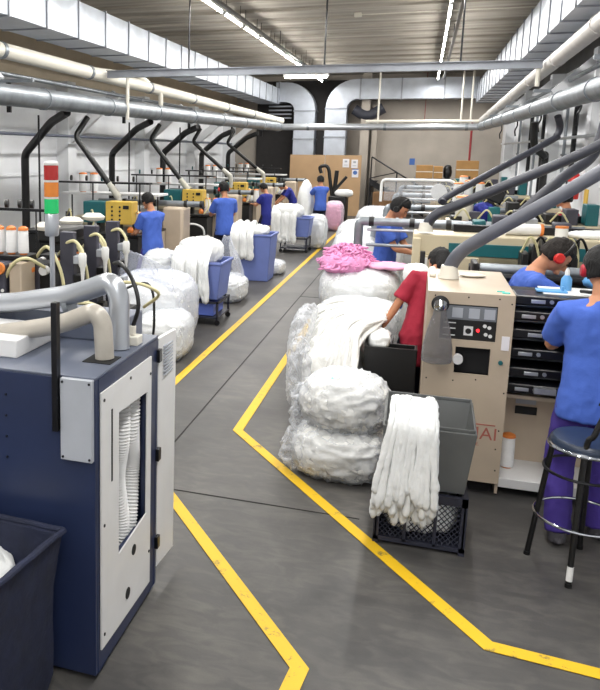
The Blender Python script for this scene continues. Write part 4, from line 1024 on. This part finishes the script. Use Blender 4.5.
boot_hose([(.06, 8.62, 1.62), (.07, 8.62, 1.68), (.15, 8.62, 1.8), (.4, 8.62, 1.93), (1.55, 8.66, 2.5), (1.98, 8.7, 2.85), (2.07, 8.7, 3.05)], .052, 'hosed', 'dark grey hose arching from the second right machine to the pipe')
boot_hose([(1.1, 10.35, 0), (1.1, 10.35, 1.2), (1.12, 10.4, 1.62), (1.25, 10.45, 1.8), (1.6, 10.6, 2.15), (1.95, 10.8, 2.45), (2.1, 10.9, 3.05)], .065, 'hosed', 'short fat grey hose from behind the second right machine to the pipe', False)
boot_hose([(.32, 13.2, 1.66), (.45, 13.4, 1.78), (1.9, 14.4, 2.62), (2.05, 14.5, 2.75), (2.08, 14.5, 2.9), (2.02, 14.4, 3.05)], .055, 'hosed', 'long thin dark hose from the third right machine to the pipe', False)
boot_hose([(2.3, 17.5, 0), (2.3, 17.5, 2.2), (2.25, 17.4, 2.4), (2.05, 17.2, 2.6), (2.0, 17.1, 3.05)], .07, 'black', 'black riser hose on the right wall behind the thin dark hose', False)

# ------------------------------------------------------------------ second and further right machines
def machine_two():
    t = thing('linking_machine', 'beige beam machine with teal panel, second on the right', 'machine', (.5, 9, 0))
    MB().box(-.06, .02, 8.52, 8.7, 0, 1.56).build('end_post', M['beige2'], t, bevel=.01)
    MB().box(-.06, 2.4, 8.56, 9.05, 1.38, 1.60).build('top_beam', M['beige2'], t, bevel=.012)
    MB().box(.3, 2.3, 8.545, 8.56, 1.39, 1.52).build('teal_panel', M['teal'], t, bevel=.004)
    MB().box(.02, .6, 8.5, 9.0, 0, 1.38).build('side_cabinet', M['beige2'], t, bevel=.01)
    MB().box(.04, .1, 8.47, 8.5, 1.2, 1.36).build('switch_cover', M['white'], t, bevel=.004)
    MB().box(.6, 2.4, 8.6, 9.1, .1, 1.2).build('lower_body', M['teal'], t, bevel=.01)
    MB().box(.55, 2.4, 8.3, 8.6, .9, 1.15).build('rail_block', M['blackm'], t, bevel=.02)
    for y, z, m in ((8.25, 1.22, 'steeld'), (8.4, 1.3, 'blackm'), (8.15, 1.1, 'blackm')): MB().cyl((.5, y, z), .04, 1.9, (1, 0, 0), 14).build('roller', M[m], t)
    MB().box(.35, 2.3, 8.95, 9.04, 1.60, 1.68).build('dark_rail', M['blackm'], t, bevel=.01)
    for i in range(6):
        x = .35+i*.2; MB().box(x, x+.1+.03*(i % 3), 9.06, 9.3, 1.45, 1.66+.06*((i*5) % 4)).build('rear_unit', M[('black', 'teal', 'charcoal')[i % 3]], t, bevel=.015)
    for i in range(6):
        x = .95+i*.085; MB().box(x, x+.07, 8.15, 8.4, 1.26, 1.5+.07*(i % 3)).build('mechanism', M['black'], t, bevel=.015)
        MB().tube(catmull([(x, 8.2, 1.5), (x+.06, 8.1, 1.66), (x+.14, 8.15, 1.52), (x+.16, 8.2, 1.3)]), .012, 6).build('cable', M['black'] if i % 2 else M['cream'], t)
    for z, r_, m in ((1.59, .05, 'steeld'), (1.49, .018, 'steel'), (1.30, .02, 'steeld')): MB().cyl((-.62, 9.95, z), r_, 1.7, (1, 0, 0), 14).build('feed_bar', M[m], t)
    for x in (-.6, -.12, .3): MB().cyl((x, 9.95, 1.59), .06, .06, (1, 0, 0), 14).build('bar_ring', M['black'], t)
    MB().tube(bendpath([(-.72, 9.95, 1.28), (-.72, 9.95, 1.59), (-.6, 9.95, 1.59)], .1), .055, 12).build('bent_pipe', M['steeld'], t)
    MB().box(.25, 2.3, 9.6, 10.1, .1, 1.5).build('rear_cabinet', M['beige2'], t, bevel=.01)
    return t
machine_two()
tag(MB().box(.025, .075, 8.32, 8.42, 1.12, 1.44).build('control_pendant', M['black'], bevel=.006), 'black control pendant on the corner of the second right machine', 'control box')
tag(blob((.0, 7.95, 1.26), (.12, .18, .1), 30, 20).build('white_rag', M['cloth'], disp=wrinkle(.02, 12, 4)), 'white rag behind the head of the red shirted worker', 'cloth')
def machine_far(y, x0, label):
    t = thing('linking_machine', label, 'machine', (.5, y, 0), 'beige machines of the right row')
    MB().box(x0+.4, 2.3, y, y+.6, .1, 1.42).build('side_cabinet', M['beige2'], t, bevel=.01)
    MB().box(x0+.4, 2.3, y-.1, y+.7, 1.42, 1.5).build('top_beam', M['beige2'], t, bevel=.012)
    MB().box(x0+.5, 2.2, y-.015, y, .6, 1.3).build('teal_panel', M['teal'], t)
    MB().box(x0+.3, x0+.42, y-.1, y+.3, .0, 1.2).build('end_post', M['beige'], t, bevel=.01)
    MB().cyl((x0-.5, y-.1, 1.45), .05, 2.6, (1, 0, 0), 14).build('roller', M['steeld'], t)
    MB().cyl((x0-.5, y-.16, 1.36), .02, 2.6, (1, 0, 0), 10).build('thin_rail', M['steel'], t)
    for x in (x0-.45, x0+.05, x0+.6): MB().cyl((x, y-.1, 1.45), .062, .07, (1, 0, 0), 14).build('roller_ring', M['black'], t)
    MB().box(x0+.45, 2.2, y+.42, y+.5, 1.5, 1.6).build('dark_rail', M['blackm'], t, bevel=.01)
    for i in range(8):
        x = x0+.45+i*.24; MB().box(x, x+.15, y+.05, y+.38, 1.5, 1.57+.07*((i*5) % 4)).build('mechanism', M[('black', 'charcoal', 'teal', 'black', 'grey')[i % 5]], t, bevel=.01)
    for i in range(5):
        x = x0+.5+i*.3
        MB().tube(catmull([(x, y, 1.55), (x+.1, y-.1, 1.68), (x+.2, y-.1, 1.55)]), .013, 6).build('cream_hose', M['cream'], t)
    MB().tube(bendpath([(x0-.55, y-.1, 1.0), (x0-.55, y-.1, 1.45), (x0-.3, y-.1, 1.45)], .1), .06, 12).build('bent_pipe', M['steeld'], t)
    return t
mf = machine_far(11.5, -.05, 'beige machine with roller bar, third on the right, before the headphone worker')
dup(mf, None, (0, 3.5, 0), 'beige machine with roller bar, fourth on the right, beyond the headphone worker')
dup(mf, None, (0, 7.8, 0), 'beige machine with roller bar, fifth on the right')
dup(mf, None, (0, 12.2, 0), 'beige machine with roller bar, farthest on the right')
# glass reel cover on the fourth machine
t = thing('reel_guard', 'white framed clear reel guard above the far right machines', 'guard', (.1, 15.6, 1.5))
MB().tube(bendpath([(-.75, 15.6, 1.5), (-.75, 15.6, 1.92), (.55, 15.6, 1.92), (.68, 15.6, 1.6), (.6, 15.6, 1.5)], .1), .028, 10).build('guard_frame', M['white'], t)
MB().box(-.7, .55, 15.62, 15.63, 1.52, 1.9).build('guard_pane', M['film'], t)
MB().cyl((.3, 15.8, 1.7), .15, .1, (0, 1, 0), 20).build('reel', M['ltgrey'], t)
for i, (x, y, z, r_, h) in enumerate([(.58, 11.7, 1.5, .12, .34), (.62, 15.2, 1.5, .09, .4), (.8, 15.3, 1.5, .08, .44), (1.0, 15.4, 1.5, .08, .4), (1.25, 15.3, 1.5, .08, .3), (.9, 19.5, 1.5, .1, .4), (1.2, 19.6, 1.5, .1, .36)]):
    w = ['fat cream yarn cone on the third right machine', 'leftmost of four white cones on the fourth right machine', 'tallest of four white cones on the fourth right machine', 'third from left of the white cones on the fourth right machine', 'rightmost and smallest of four white cones on the fourth right machine', 'far white cone above the blue cloth', 'farthest white cone near the right wall'][i]
    cone(x, y, z, w, r_, h, 'yarn cones on the right machines', 'yarn' if i else 'pvc')
t = thing('yarn_spool', 'long white spool with orange end lying on the second machine', 'yarn spool', (1.0, 8.8, 1.6))
MB().cyl((.85, 8.8, 1.665), .06, .33, (1, .1, 0), 18).build('yarn', M['yarn'], t)
MB().cyl((1.178, 8.833, 1.665), .062, .03, (1, .1, 0), 18).build('orange_end', M['orange'], t)
tag(blob((.84, 11.8, 1.62), (.13, .18, .13), 40, 28).build('blue_cloth', M['navyshirt'], disp=wrinkle(.04, 8, 3)), 'dark blue cloth bundle behind the thick hose', 'cloth')
tag(MB().box(.85, 1.08, 11.7, 11.95, 1.77, 1.95, Matrix.Rotation(.4, 3, 'Y')).build('black_camera_box', M['black'], bevel=.02), 'tilted black box lying on the dark blue cloth of the third right machine', 'box')
tag(blob((-.55, 14.3, .65), (.3, .35, .65), 50, 30).build('white_cloth_heap', M['cloth'], disp=wrinkle(.05, 6, 13)), 'white cloth heap above the shoulder of the headphone worker', 'cloth')
for i, (x, y, s) in enumerate([(1.35, 9.5, 'left'), (1.5, 9.7, 'right')]):
    pass
tag(blob((1.75, 8.85, 1.63), (.3, .16, .04), 40, 20).build('white_cloth', M['cloth'], disp=wrinkle(.02, 9, 3)), 'white cloth spread on the far end of the second machine', 'cloth')
t = thing('storage_tin', 'white tin with orange rim behind the nearest worker', 'tin', (1.5, 8.7, 1.6))
MB().cyl((1.37, 8.75, 1.6), .06, .1, seg=18).build('tin_body', M['white'], t); MB().cyl((1.37, 8.75, 1.7), .062, .02, seg=18).build('orange_rim', M['orange'], t)
tag(MB().box(1.25, 1.45, 6.0, 6.25, 1.475, 1.54).tube(catmull([(1.1, 6.0, 1.5), (1.2, 5.9, 1.52), (1.35, 5.95, 1.6), (1.5, 6.1, 1.5)]), .014, 8).build('machine_tool', M['blackm']), 'black tool with cable between the two muffed workers', 'tool')
tag(blob((1.32, 6.5, 1.5), (.12, .1, .05), 30, 20).build('light_blue_cloth', M['skyblue'], disp=wrinkle(.02, 14, 3)), 'light blue cloth in front of the face of the leaning worker', 'cloth')
# extinguisher
t = thing('fire_extinguisher', 'red fire extinguisher hanging on a right wall pillar', 'fire extinguisher', (2.28, 14.2, 1.75))
MB().lathe([(.09, 0), (.1, .03), (.1, .36), (.06, .43), (.03, .45)], (2.3, 14.1, 1.72), seg=20).build('cylinder', M['redp'], t)
MB().cyl((2.3, 14.1, 1.9), .102, .1, seg=20).build('white_label', M['paper'], t)
MB().lathe([(.03, 0), (.035, .06), (.02, .09)], (2.3, 14.1, 2.16), seg=12).build('valve', M['black'], t)
MB().tube(catmull([(2.3, 14.05, 2.2), (2.2, 14.0, 2.15), (2.19, 14.0, 1.95), (2.2, 14.02, 1.8)]), .014, 8).build('discharge_hose', M['black'], t)
tag(MB().box(2.42, 2.44, 13.55, 13.8, 1.6, 1.9).build('yellow_notice', M['yellow']), 'small yellow notice at the side of a right pillar', 'notice')

# ------------------------------------------------------------------ back wall things
t = thing('cardboard_partition', 'tall brown cardboard sheet wall standing before the back wall', 'partition', (-3.7, 30.5, 0))
MB().box(-4.95, -3.62, 30.5, 30.55, 0, 2.3).build('cardboard_sheet', M['card'], t); MB().box(-3.6, -2.25, 30.5, 30.55, 0, 2.3).build('cardboard_sheet', M['card'], t)
for i, (x, z, m, l) in enumerate([(-2.82, 2.0, 'paper', 'left of the two white notices on the cardboard wall'), (-2.5, 1.98, 'paper', 'right of the two white notices on the cardboard wall'), (-2.46, 1.63, 'paper', 'blue printed safety notice under the white notices')]):
    t = thing('notice', l, 'notice', (x, 30.48, z), 'notices on the cardboard wall')
    MB().box(x-.12, x+.12, 30.485, 30.5, z-.16, z+.16).build('sheet', M[m], t)
    if i == 2: MB().cyl((x, 30.485, z+.02), .08, .004, (0, -1, 0), 18).build('blue_disc', M['sign'], t); MB().box(x-.12, x+.12, 30.48, 30.485, z+.13, z+.16).build('blue_band', M['sign'], t)
    else: MB().box(x-.05, x+.05, 30.482, 30.485, z+.03, z+.1).box(x-.07, x+.07, 30.482, 30.485, z-.08, z-.06).build('print', M['grey'], t)
t = thing('floor_scrubber', 'black floor cleaning machine with raised handle near the cardboard wall', 'cleaning machine', (-2.6, 27, 0))
MB().box(-3.0, -2.4, 26.7, 27.6, .1, .95).build('tank', M['black'], t, bevel=.05)
MB().tube(catmull([(-2.9, 27, .9), (-3.0, 27, 1.5), (-3.05, 27, 1.8), (-3.15, 27, 1.95), (-3.35, 27, 1.9), (-3.3, 27, 1.7)]), .06, 10).build('handle', M['black'], t)
MB().tube([(-2.85, 27, .9), (-2.78, 27, 1.8)], .07, 10).tube([(-2.85, 27, 1.1), (-2.45, 27, 1.6)], .05, 10).build('mast', M['black'], t)
for x in (-2.95, -2.45): MB().cyl((x, 27.1, .12), .12, .06, (1, 0, 0), 16).build('wheel', M['black'], t)
tag(blob((-2.5, 26.9, 1.05), (.3, .25, .12), 30, 20).build('white_cloth', M['cloth'], disp=wrinkle(.03, 9, 3)), 'white cloth lying on the black floor cleaning machine', 'cloth')
t = thing('stair', 'dark steel stair with railing against the back wall', 'stair', (-1, 31, 0))
b = MB()
N = 9
for i in range(N):
    u = i/N; b.box(-1.9+1.9*u, -1.9+1.9*u+.25, 30.9, 31.7, 1.3-1.1*u, 1.34-1.1*u)
b.prism([(-1.95, 30.88, 1.45), (-1.95, 30.88, 1.2), (.1, 30.88, 0.02), (.1, 30.88, .25)], (0, .03, 0))
b.build('flight', M['blackm'], t, smooth=False)
b = MB(); 
for u in (0, .5, 1): b.tube([(-1.9+1.9*u, 30.9, 1.4-1.15*u), (-1.9+1.9*u, 30.9, 2.25-1.15*u)], .025, 8)
b.tube([(-1.9, 30.9, 2.25), (0, 30.9, 1.1)], .03, 8).tube([(-1.9, 30.9, 1.45), (-.95, 30.9, 1.68)], .02, 8).tube([(-.95, 30.9, .83), (0, 30.9, 1.1)], .02, 8)
b.build('railing', M['blackm'], t)
MB().box(-1.95, -1.9, 31, 31.5, 0, 1.2).build('stair_post', M['blackm'], t)
tag(MB().box(-1.75, -.9, 30.2, 30.8, 0, .95).build('wooden_chest', M['wood'], bevel=.03), 'brown wooden chest under the far stair', 'chest')
t = thing('storage_rack', 'far grey shelf rack carrying cartons against the back wall', 'rack', (.6, 28.5, 0))
b = MB()
for x in (-.3, 1.9):
    for y in (28.4, 29.0): b.box(x, x+.05, y, y+.05, 0, 1.6)
b.box(-.3, 1.95, 28.4, 29.05, 1.5, 1.55).box(-.3, 1.95, 28.4, 29.05, .7, .75).build('frame', M['steeld'], t)
for i, (x0, x1, h, l) in enumerate([(-.25, .3, .45, 'leftmost brown carton on the far rack'), (.33, .62, .42, 'narrow brown carton in the middle of the far rack'), (1.05, 1.75, .62, 'tall brown carton at the right of the far rack')]):
    t = thing('carton', l, 'carton', ((x0+x1)/2, 28.7, 1.55), 'cartons on the far rack')
    MB().box(x0, x1, 28.42, 29.0, 1.55, 1.55+h).build('carton_body', M['box'], t, bevel=.01)
    MB().box(x0, x1, 28.41, 28.42, 1.55+h*.48, 1.55+h*.54).build('tape_strip', M['pvc'], t)
tag(blob((.78, 28.7, 1.78), (.13, .2, .23), 30, 20).build('dark_bundle', M['black'], disp=wrinkle(.04, 9, 3)), 'dark bundle between the cartons on the far rack', 'bundle')
tag(MB().box(-.55, -.35, 31.985, 32.0, 1.95, 2.2).build('notice', M['sign']), 'small blue notice on the grey back wall', 'notice')

# ------------------------------------------------------------------ people
def person(label, loc, rz, H=1.75, lean=0, twist=0, hands=None, head=(0, 0), shirt='blueshirt', pants='purple', hair='short', hairm='hair', muffs=None, fine=.009, feet=None, sleeve=.72, squat=0, hem=-.16, group='workers in the hall', side=0):
    k = H/1.75; hs = 1.07
    t = thing('person', label, 'person', loc, group, rz)
    pel = V((0, -.12*math.sin(lean), .92-squat))
    def spine(s):          # point + frame at distance s above the pelvis
        n = 8; p = pel.copy(); a0 = lean*.35
        for i in range(n):
            u = (i+.5)/n*max(s, 0)/.56; a = a0+(lean-a0)*min(1, u)*1.0
            p = p+V((math.sin(side)*0, math.sin(a), math.cos(a)))*(max(s, 0)/n)
        a = a0+(lean-a0)*min(1, max(s, 0)/.56)
        if s < 0: p = pel+V((0, math.sin(a0)*s, math.cos(a0)*s)); a = a0
        tw = twist*max(0, min(1, s/.45))
        R = Matrix.Rotation(side*max(0, min(1, s/.5)), 3, 'Y') @ Matrix.Rotation(-a, 3, 'X') @ Matrix.Rotation(tw, 3, 'Z')
        p = V((p.x+math.sin(side)*max(s, 0)*.7, p.y, p.z))
        return p, R
    def rings(b, data, e=0, seg=24):
        vs = []; n = len(data)
        for s, rx, ry, yo in data:
            p, R = spine(s)
            for i in range(seg):
                a = 2*PI*i/seg; c, d = math.cos(a), math.sin(a)
                x = math.copysign(abs(c)**.85, c)*(rx+e); y = math.copysign(abs(d)**.85, d)*(ry+e)+yo
                vs.append(p+R@V((x, y, 0)))
        b.add(vs, [(i*seg+j, i*seg+(j+1) % seg, (i+1)*seg+(j+1) % seg, (i+1)*seg+j) for i in range(n-1) for j in range(seg)]+[tuple(range(seg-1, -1, -1)), tuple((n-1)*seg+j for j in range(seg))])
    body = [(-.12, .14, .10, 0), (-.02, .158, .112, -.005), (.12, .132, .095, 0), (.22, .135, .098, .005), (.34, .155, .11, .005), (.44, .165, .1, -.005), (.49, .15, .085, -.01), (.525, .09, .07, -.01), (.56, .06, .06, 0)]
    def ik(a, h, l1, l2, pole):
        a, h = V(a), V(h); d = h-a; L = min(d.length, (l1+l2)*.995); dn = d.normalized(); h = a+dn*L
        x = (l1*l1-l2*l2+L*L)/(2*L); r_ = math.sqrt(max(0, l1*l1-x*x)); pl = V(pole); pl = (pl-dn*pl.dot(dn)).normalized()
        return a+dn*x+pl*r_, h
    b = MB(); rings(b, body)
    # neck + head
    pn, Rn = spine(.53); hp, hy = head
    Rh = Rn @ Matrix.Rotation(hy, 3, 'Z') @ Matrix.Rotation(-hp, 3, 'X')
    neck_top = pn+Rn@V((0, .015, .09)); hc = neck_top+Rh@V((0, .028, .095))
    b.tube([pn-Rn@V((0, 0, .04)), pn+Rn@V((0, .0, .04)), neck_top, hc-Rh@V((0, .01, .03))], [.065, .056, .053, .05], 16)
    def hf(d, p):
        x, y, z = p
        if d.z < 0: x *= 1-.28*(-d.z)**1.6; y = y*(1-.12*(-d.z)) if y < 0 else y*(1-.02*(-d.z))
        if y > 0: y *= .96; x *= 1-.1*max(0, d.y)**2
        if y < 0: y *= 1.06
        return V((x, y, z))
    b.ball(hc, (.08, .098, .12), 28, 20, hf, Rh)
    b.ball(hc+Rh@V((0, .088, -.075)), (.032, .025, .022), 12, 8, None, Rh)      # chin
    b.tube([hc+Rh@V((0, .088, .02)), hc+Rh@V((0, .104, -.012)), hc+Rh@V((0, .112, -.03)), hc+Rh@V((0, .09, -.036))], [.009, .012, .016, .01], 10)
    b.ball(hc+Rh@V((0, .085, -.062)), (.026, .014, .012), 12, 8, None, Rh)
    for s in (-1, 1): b.ball(hc+Rh@V((s*.079, -.008, -.01)), (.011, .021, .032), 12, 8, None, Rh)
    # arms
    sh = {}; arms = {}
    for s, key in ((-1, 'L'), (1, 'R')):
        p, R = spine(.455); S = p+R@V((s*.175, -.005, 0)); 
        tgt = (hands or {}).get(key) or (s*.24, .06, .78-squat)
        E, W = ik(S, V(tgt), .29, .255, R@V((s*.55, -.6, -.6)))
        arms[key] = (S, E, W)
        b.tube(catmull([S+(p-S)*.25, S, S.lerp(E, .5), E, E.lerp(W, .35), W.lerp(E, .3), W], 4), [.05+(.0)]*4+[.05, .049, .048, .047, .045, .043, .041, .04, .039, .038, .038, .039, .038, .036, .034, .032, .03, .028, .026, .025, .024][:21], 14)
        d = (W-E).normalized(); side_ = d.cross(V((0, 0, 1)))
        if side_.length < .2: side_ = V((s, 0, 0))
        side_.normalize(); nrm = side_.cross(d).normalized()
        if nrm.z > 0: nrm = -nrm; 
        side_ = nrm.cross(d).normalized()
        # palm
        b.tube([W-d*.01, W+d*.03, W+d*.065, W+d*.09], [.025, .038, .043, .038], 14, flat=.42, up=nrm)
        for q, (o, L) in enumerate(((-.031, .062), (-.0105, .074), (.0105, .07), (.031, .055))):
            r0 = W+d*.082+side_*o; c1 = r0+(d*.92+nrm*.3+side_*o*2).normalized()*L*.45; c2 = c1+(d*.6+nrm*.75).normalized()*L*.32; c3 = c2+(d*.2+nrm*.95).normalized()*L*.28
            b.tube([r0-d*.02, r0, c1, c2, c3], [.0095, .0095, .009, .008, .0065], 8)
        inner = -1 if (side_.x*s > 0) else 1
        th0 = W+d*.02+side_*inner*.032; b.tube([W+d*.01+side_*inner*.015, th0, th0+(d*.7+side_*inner*.5+nrm*.4)*.035, th0+(d*.95+side_*inner*.25+nrm*.6)*.06], [.012, .013, .0105, .008], 8)
    # legs
    legs = []
    ft = feet or ((-.11, 0), (.11, .0))
    for s, (fx, fy) in zip((-1, 1), ft):
        p, R = spine(-.06); Hh = p+V((s*.085, 0, 0)); A = V((fx, fy, .085))
        Kn, A2 = ik(Hh, A, .42, .41, (s*.1, 1, 0)); legs.append((Hh, Kn, A))
        b.tube(catmull([Hh, Hh.lerp(Kn, .5), Kn, Kn.lerp(A, .4), A], 4), [.085, .083, .08, .076, .07, .065, .06, .056, .052, .052, .053, .053, .05, .045, .041, .038, .036], 14)
        b.ball(A+V((0, .04, -.045)), (.036, .095, .035), 12, 8)
    def sc(bb): bb.v = [v*k for v in bb.v]; return bb
    sc(b).build('body', M['skin'], t, world=False, remesh=fine, soft=2)
    # shirt
    b = MB()
    sd = [(hem, .18, .135, 0), (hem+.01, .186, .14, 0), (-.02, .18, .135, -.005), (.12, .165, .122, 0), (.22, .165, .122, .005), (.34, .178, .13, .005), (.44, .182, .118, -.005), (.485, .165, .1, -.01), (.515, .115, .085, -.01), (.54, .078, .072, .0)]
    rings(b, sd, .0, 32)
    for key in 'LR':
        S, E, W = arms[key]; p, R = spine(.455); e = S.lerp(E, sleeve) if sleeve <= 1 else E
        pts = [S+(p-S)*.45+V((0, 0, .0)), S, S.lerp(E, sleeve*.5), S.lerp(E, sleeve)]; rad = [.085, .078, .074, .078]
        if sleeve > 1: pts = [S+(p-S)*.45, S, E, E.lerp(W, .9)]; rad = [.085, .078, .062, .045]
        b.tube(pts, rad, 20)
    sc(b).build('shirt', M[shirt], t, world=False, remesh=max(.011, fine*1.15), soft=4, disp=wrinkle(.012, 5.5, len(label) % 17, (1.4, 1.4, .8)))
    # trousers
    b = MB(); rings(b, [(-.16, .155, .115, 0), (-.06, .17, .125, 0), (.06, .158, .118, 0), (.1, .15, .112, 0)], 0, 28)
    for Hh, Kn, A in legs:
        A2 = A+V((0, 0, -.02)); b.tube(catmull([Hh, Hh.lerp(Kn, .5), Kn, Kn.lerp(A2, .5), A2], 3), [.098, .098, .096, .093, .09, .087, .083, .08, .078, .075, .073, .071, .07], 18)
    sc(b).build('trousers', M[pants], t, world=False, remesh=max(.012, fine*1.2), soft=3, disp=wrinkle(.012, 6, 5, (1.3, 1.3, .7)))
    for (Hh, Kn, A) in legs:
        b = MB().ball(A+V((0, .045, -.048)), (.045, .13, .038), 18, 12, lambda d, p: V((p.x*(1-.15*max(0, -d.y)), p.y, max(p.z, -.036) if d.y < .2 else max(p.z*.75, -.036))))
        b.tube([A+V((0, -.01, -.06)), A+V((0, -.015, .0))], [.05, .046], 14)
        sc(b).build('shoe', M['shoe'], t, world=False)
    # hair
    def hairf(d, p):
        x, y, z = p; kk = 1.0
        front = d.y > .35 and d.z < .42
        low = d.z < (-.62 if hair == 'short' else -.8)
        if front or (low and hair != 'long') or (abs(d.x) > .6 and d.z < -.25 and d.y > -.1): kk = .76
        return V((x*kk, y*kk, z*kk))*(1+.05*noise.noise(V((d.x, d.y, d.z))*5))
    b = MB().ball(hc+Rh@V((0, -.014, .016)), (.1, .118, .128), 40, 30, hairf, Rh)
    if hair == 'long': b.tube(catmull([hc+Rh@V((0, -.07, .03)), hc+Rh@V((0, -.105, -.06)), hc+Rh@V((0, -.11, -.16))], 4), [.07, .075, .07, .06, .055, .05, .045, .04, .03], 14)
    if hair == 'bun': b.ball(hc+Rh@V((0, -.12, .05)), (.045, .04, .045))
    sc(b).build('hair', M[hairm], t, world=False, disp=wrinkle(.012, 22, 2))
    # face details
    for s in (-1, 1):
        e = MB().ball((hc+Rh@V((s*.031, .083, .008)))*k, (.012, .008, .006), 10, 8, None, Rh).build('eye', M['eye'], t, world=False)
        MB().tube([(hc+Rh@V((s*.016, .094, .028)))*k, (hc+Rh@V((s*.034, .09, .032)))*k, (hc+Rh@V((s*.05, .076, .026)))*k], .004, 6).build('eyebrow', M[hairm], t, world=False)
    MB().ball((hc+Rh@V((0, .0925, -.06)))*k, (.022, .008, .006), 10, 8, None, Rh).build('mouth', M['lip'], t, world=False)
    if muffs:
        mf = MB()
        P = [(hc+Rh@V((.1*math.cos(a), -.005, .02+.128*math.sin(a))))*k for a in [PI*i/16 for i in range(17)]]
        hb = MB().tube(P, .009, 8).build('ear_muffs', M['black'], t, world=False)
        for s in (-1, 1):
            MB().lathe([(.036, -.02), (.042, -.01), (.042, .012), (.03, .024)], (hc+Rh@V((s*.092, -.005, -.008)))*k, tuple(Rh@V((s, 0, 0))), 20).build('ear_cup', M[muffs], hb, world=False)
    return t
W = person
W('worker in blue shirt with red ear muffs, standing with back turned at the bar stool', (1.09, 5.26, 0), 0, 1.88, lean=.08, hands={'L': (-.12, .42, 1.12), 'R': (.2, .42, 1.1)}, head=(.25, 0), muffs='redrim', fine=.0075, sleeve=.8, feet=((-.12, -.1), (.12, .05)))
W('worker in blue shirt with red ear muffs leaning over the rollers of the nearest machine', (.80, 6.66, 0), -PI/2+.12, 1.86, lean=.38, hands={'L': (-.1, .62, 1.1), 'R': (.25, .6, 1.1)}, head=(.45, 0), hairm='hairb', muffs='redp', fine=.0085, feet=((-.11, -.1), (.11, 0)))
W('worker in long dark red shirt bending into the white stocking heap', (.05, 7.08, 0), .3, 1.66, lean=.3, side=.4, hands={'L': (-.33, .06, .92), 'R': (.25, .3, 1.1)}, head=(.45, -.1), shirt='redshirt', pants='darktr', hair='long', fine=.008, sleeve=.85, hem=-.3)
W('worker in blue shirt wearing black headphones behind the second right machine, head bent down', (-.40, 10.5, 0), -PI/2-.3, 1.9, lean=.14, hands={'L': (-.08, .4, 1.1), 'R': (.12, .42, 1.08)}, head=(.55, 0), pants='blueshirt', muffs='black', fine=.009)
W('worker in blue shirt nearest in the left row, facing the machine', (-4.10, 11.75, 0), .95, 1.76, lean=.12, hands={'L': (-.1, .38, 1.06), 'R': (.12, .4, 1.04)}, head=(.35, .1), fine=.009)
W('worker in blue shirt with red ear muffs, second in the left row', (-3.67, 14.9, 0), .6, 1.82, lean=.08, hands={'L': (-.12, .4, 1.12), 'R': (.16, .4, 1.1)}, head=(.2, 0), pants='darktr', muffs='redp', fine=.01)
W('worker in dark blue coat, third in the left row', (-3.8, 19.9, 0), 1.1, 1.62, lean=.12, hands={'L': (-.12, .4, 1.15), 'R': (.12, .42, 1.15)}, head=(.4, 0), shirt='navyshirt', pants='darktr', hem=-.35, fine=.011)
W('worker in dark blue shirt bending forward at the far end of the left row', (-3.75, 23.6, 0), PI/2+.4, 1.65, lean=.75, hands={'L': (-.1, .6, .8), 'R': (.15, .55, .85)}, head=(.2, 0), shirt='navyshirt', pants='darktr', fine=.012)
W('worker in blue shirt and dark trousers holding up long white cloth', (-2.75, 22.6, 0), .5, 1.74, lean=.05, hands={'L': (-.1, .42, 1.3), 'R': (.1, .45, 1.4)}, head=(.2, 0), pants='darktr', fine=.012)
W('worker in red shirt behind the right machines near the fire extinguisher', (2.12, 13.2, 0), .9, 1.9, lean=.05, hands={'L': (-.1, .35, 1.2), 'R': (.2, .3, 1.15)}, head=(.2, 0), shirt='redshirt', pants='darktr', fine=.011)

# ------------------------------------------------------------------ light from the hall's own lamps
def area(name, loc, size, power, col=(1, .985, .96), rot=(0, 0, 0)):
    l = bpy.data.lights.new(name, 'AREA'); l.shape = 'RECTANGLE'; l.size, l.size_y = size; l.energy = power; l.color = col
    o = bpy.data.objects.new(name, l); o.location = loc; o.rotation_euler = rot; COL.objects.link(o); return o
for x in (-3.82, .26):
    for i in range(5):
        area('tube_row_light', (x, -.5+i*7, 4.9), (.25, 6.0), 400)
w = bpy.data.worlds.new('world'); scn.world = w; w.use_nodes = True
w.node_tree.nodes['Background'].inputs[0].default_value = (.8, .85, 1, 1); w.node_tree.nodes['Background'].inputs[1].default_value = .3
vs = scn.view_settings; vs.view_transform = 'Standard'; vs.look = 'None'; vs.gamma = 1; vs.use_curve_mapping = False; vs.exposure = -1.14
scn.cycles.max_bounces = 6; scn.cycles.diffuse_bounces = 4; scn.cycles.transparent_max_bounces = 12
scn.cycles.use_denoising = True
scn.cycles.sample_clamp_indirect = 4
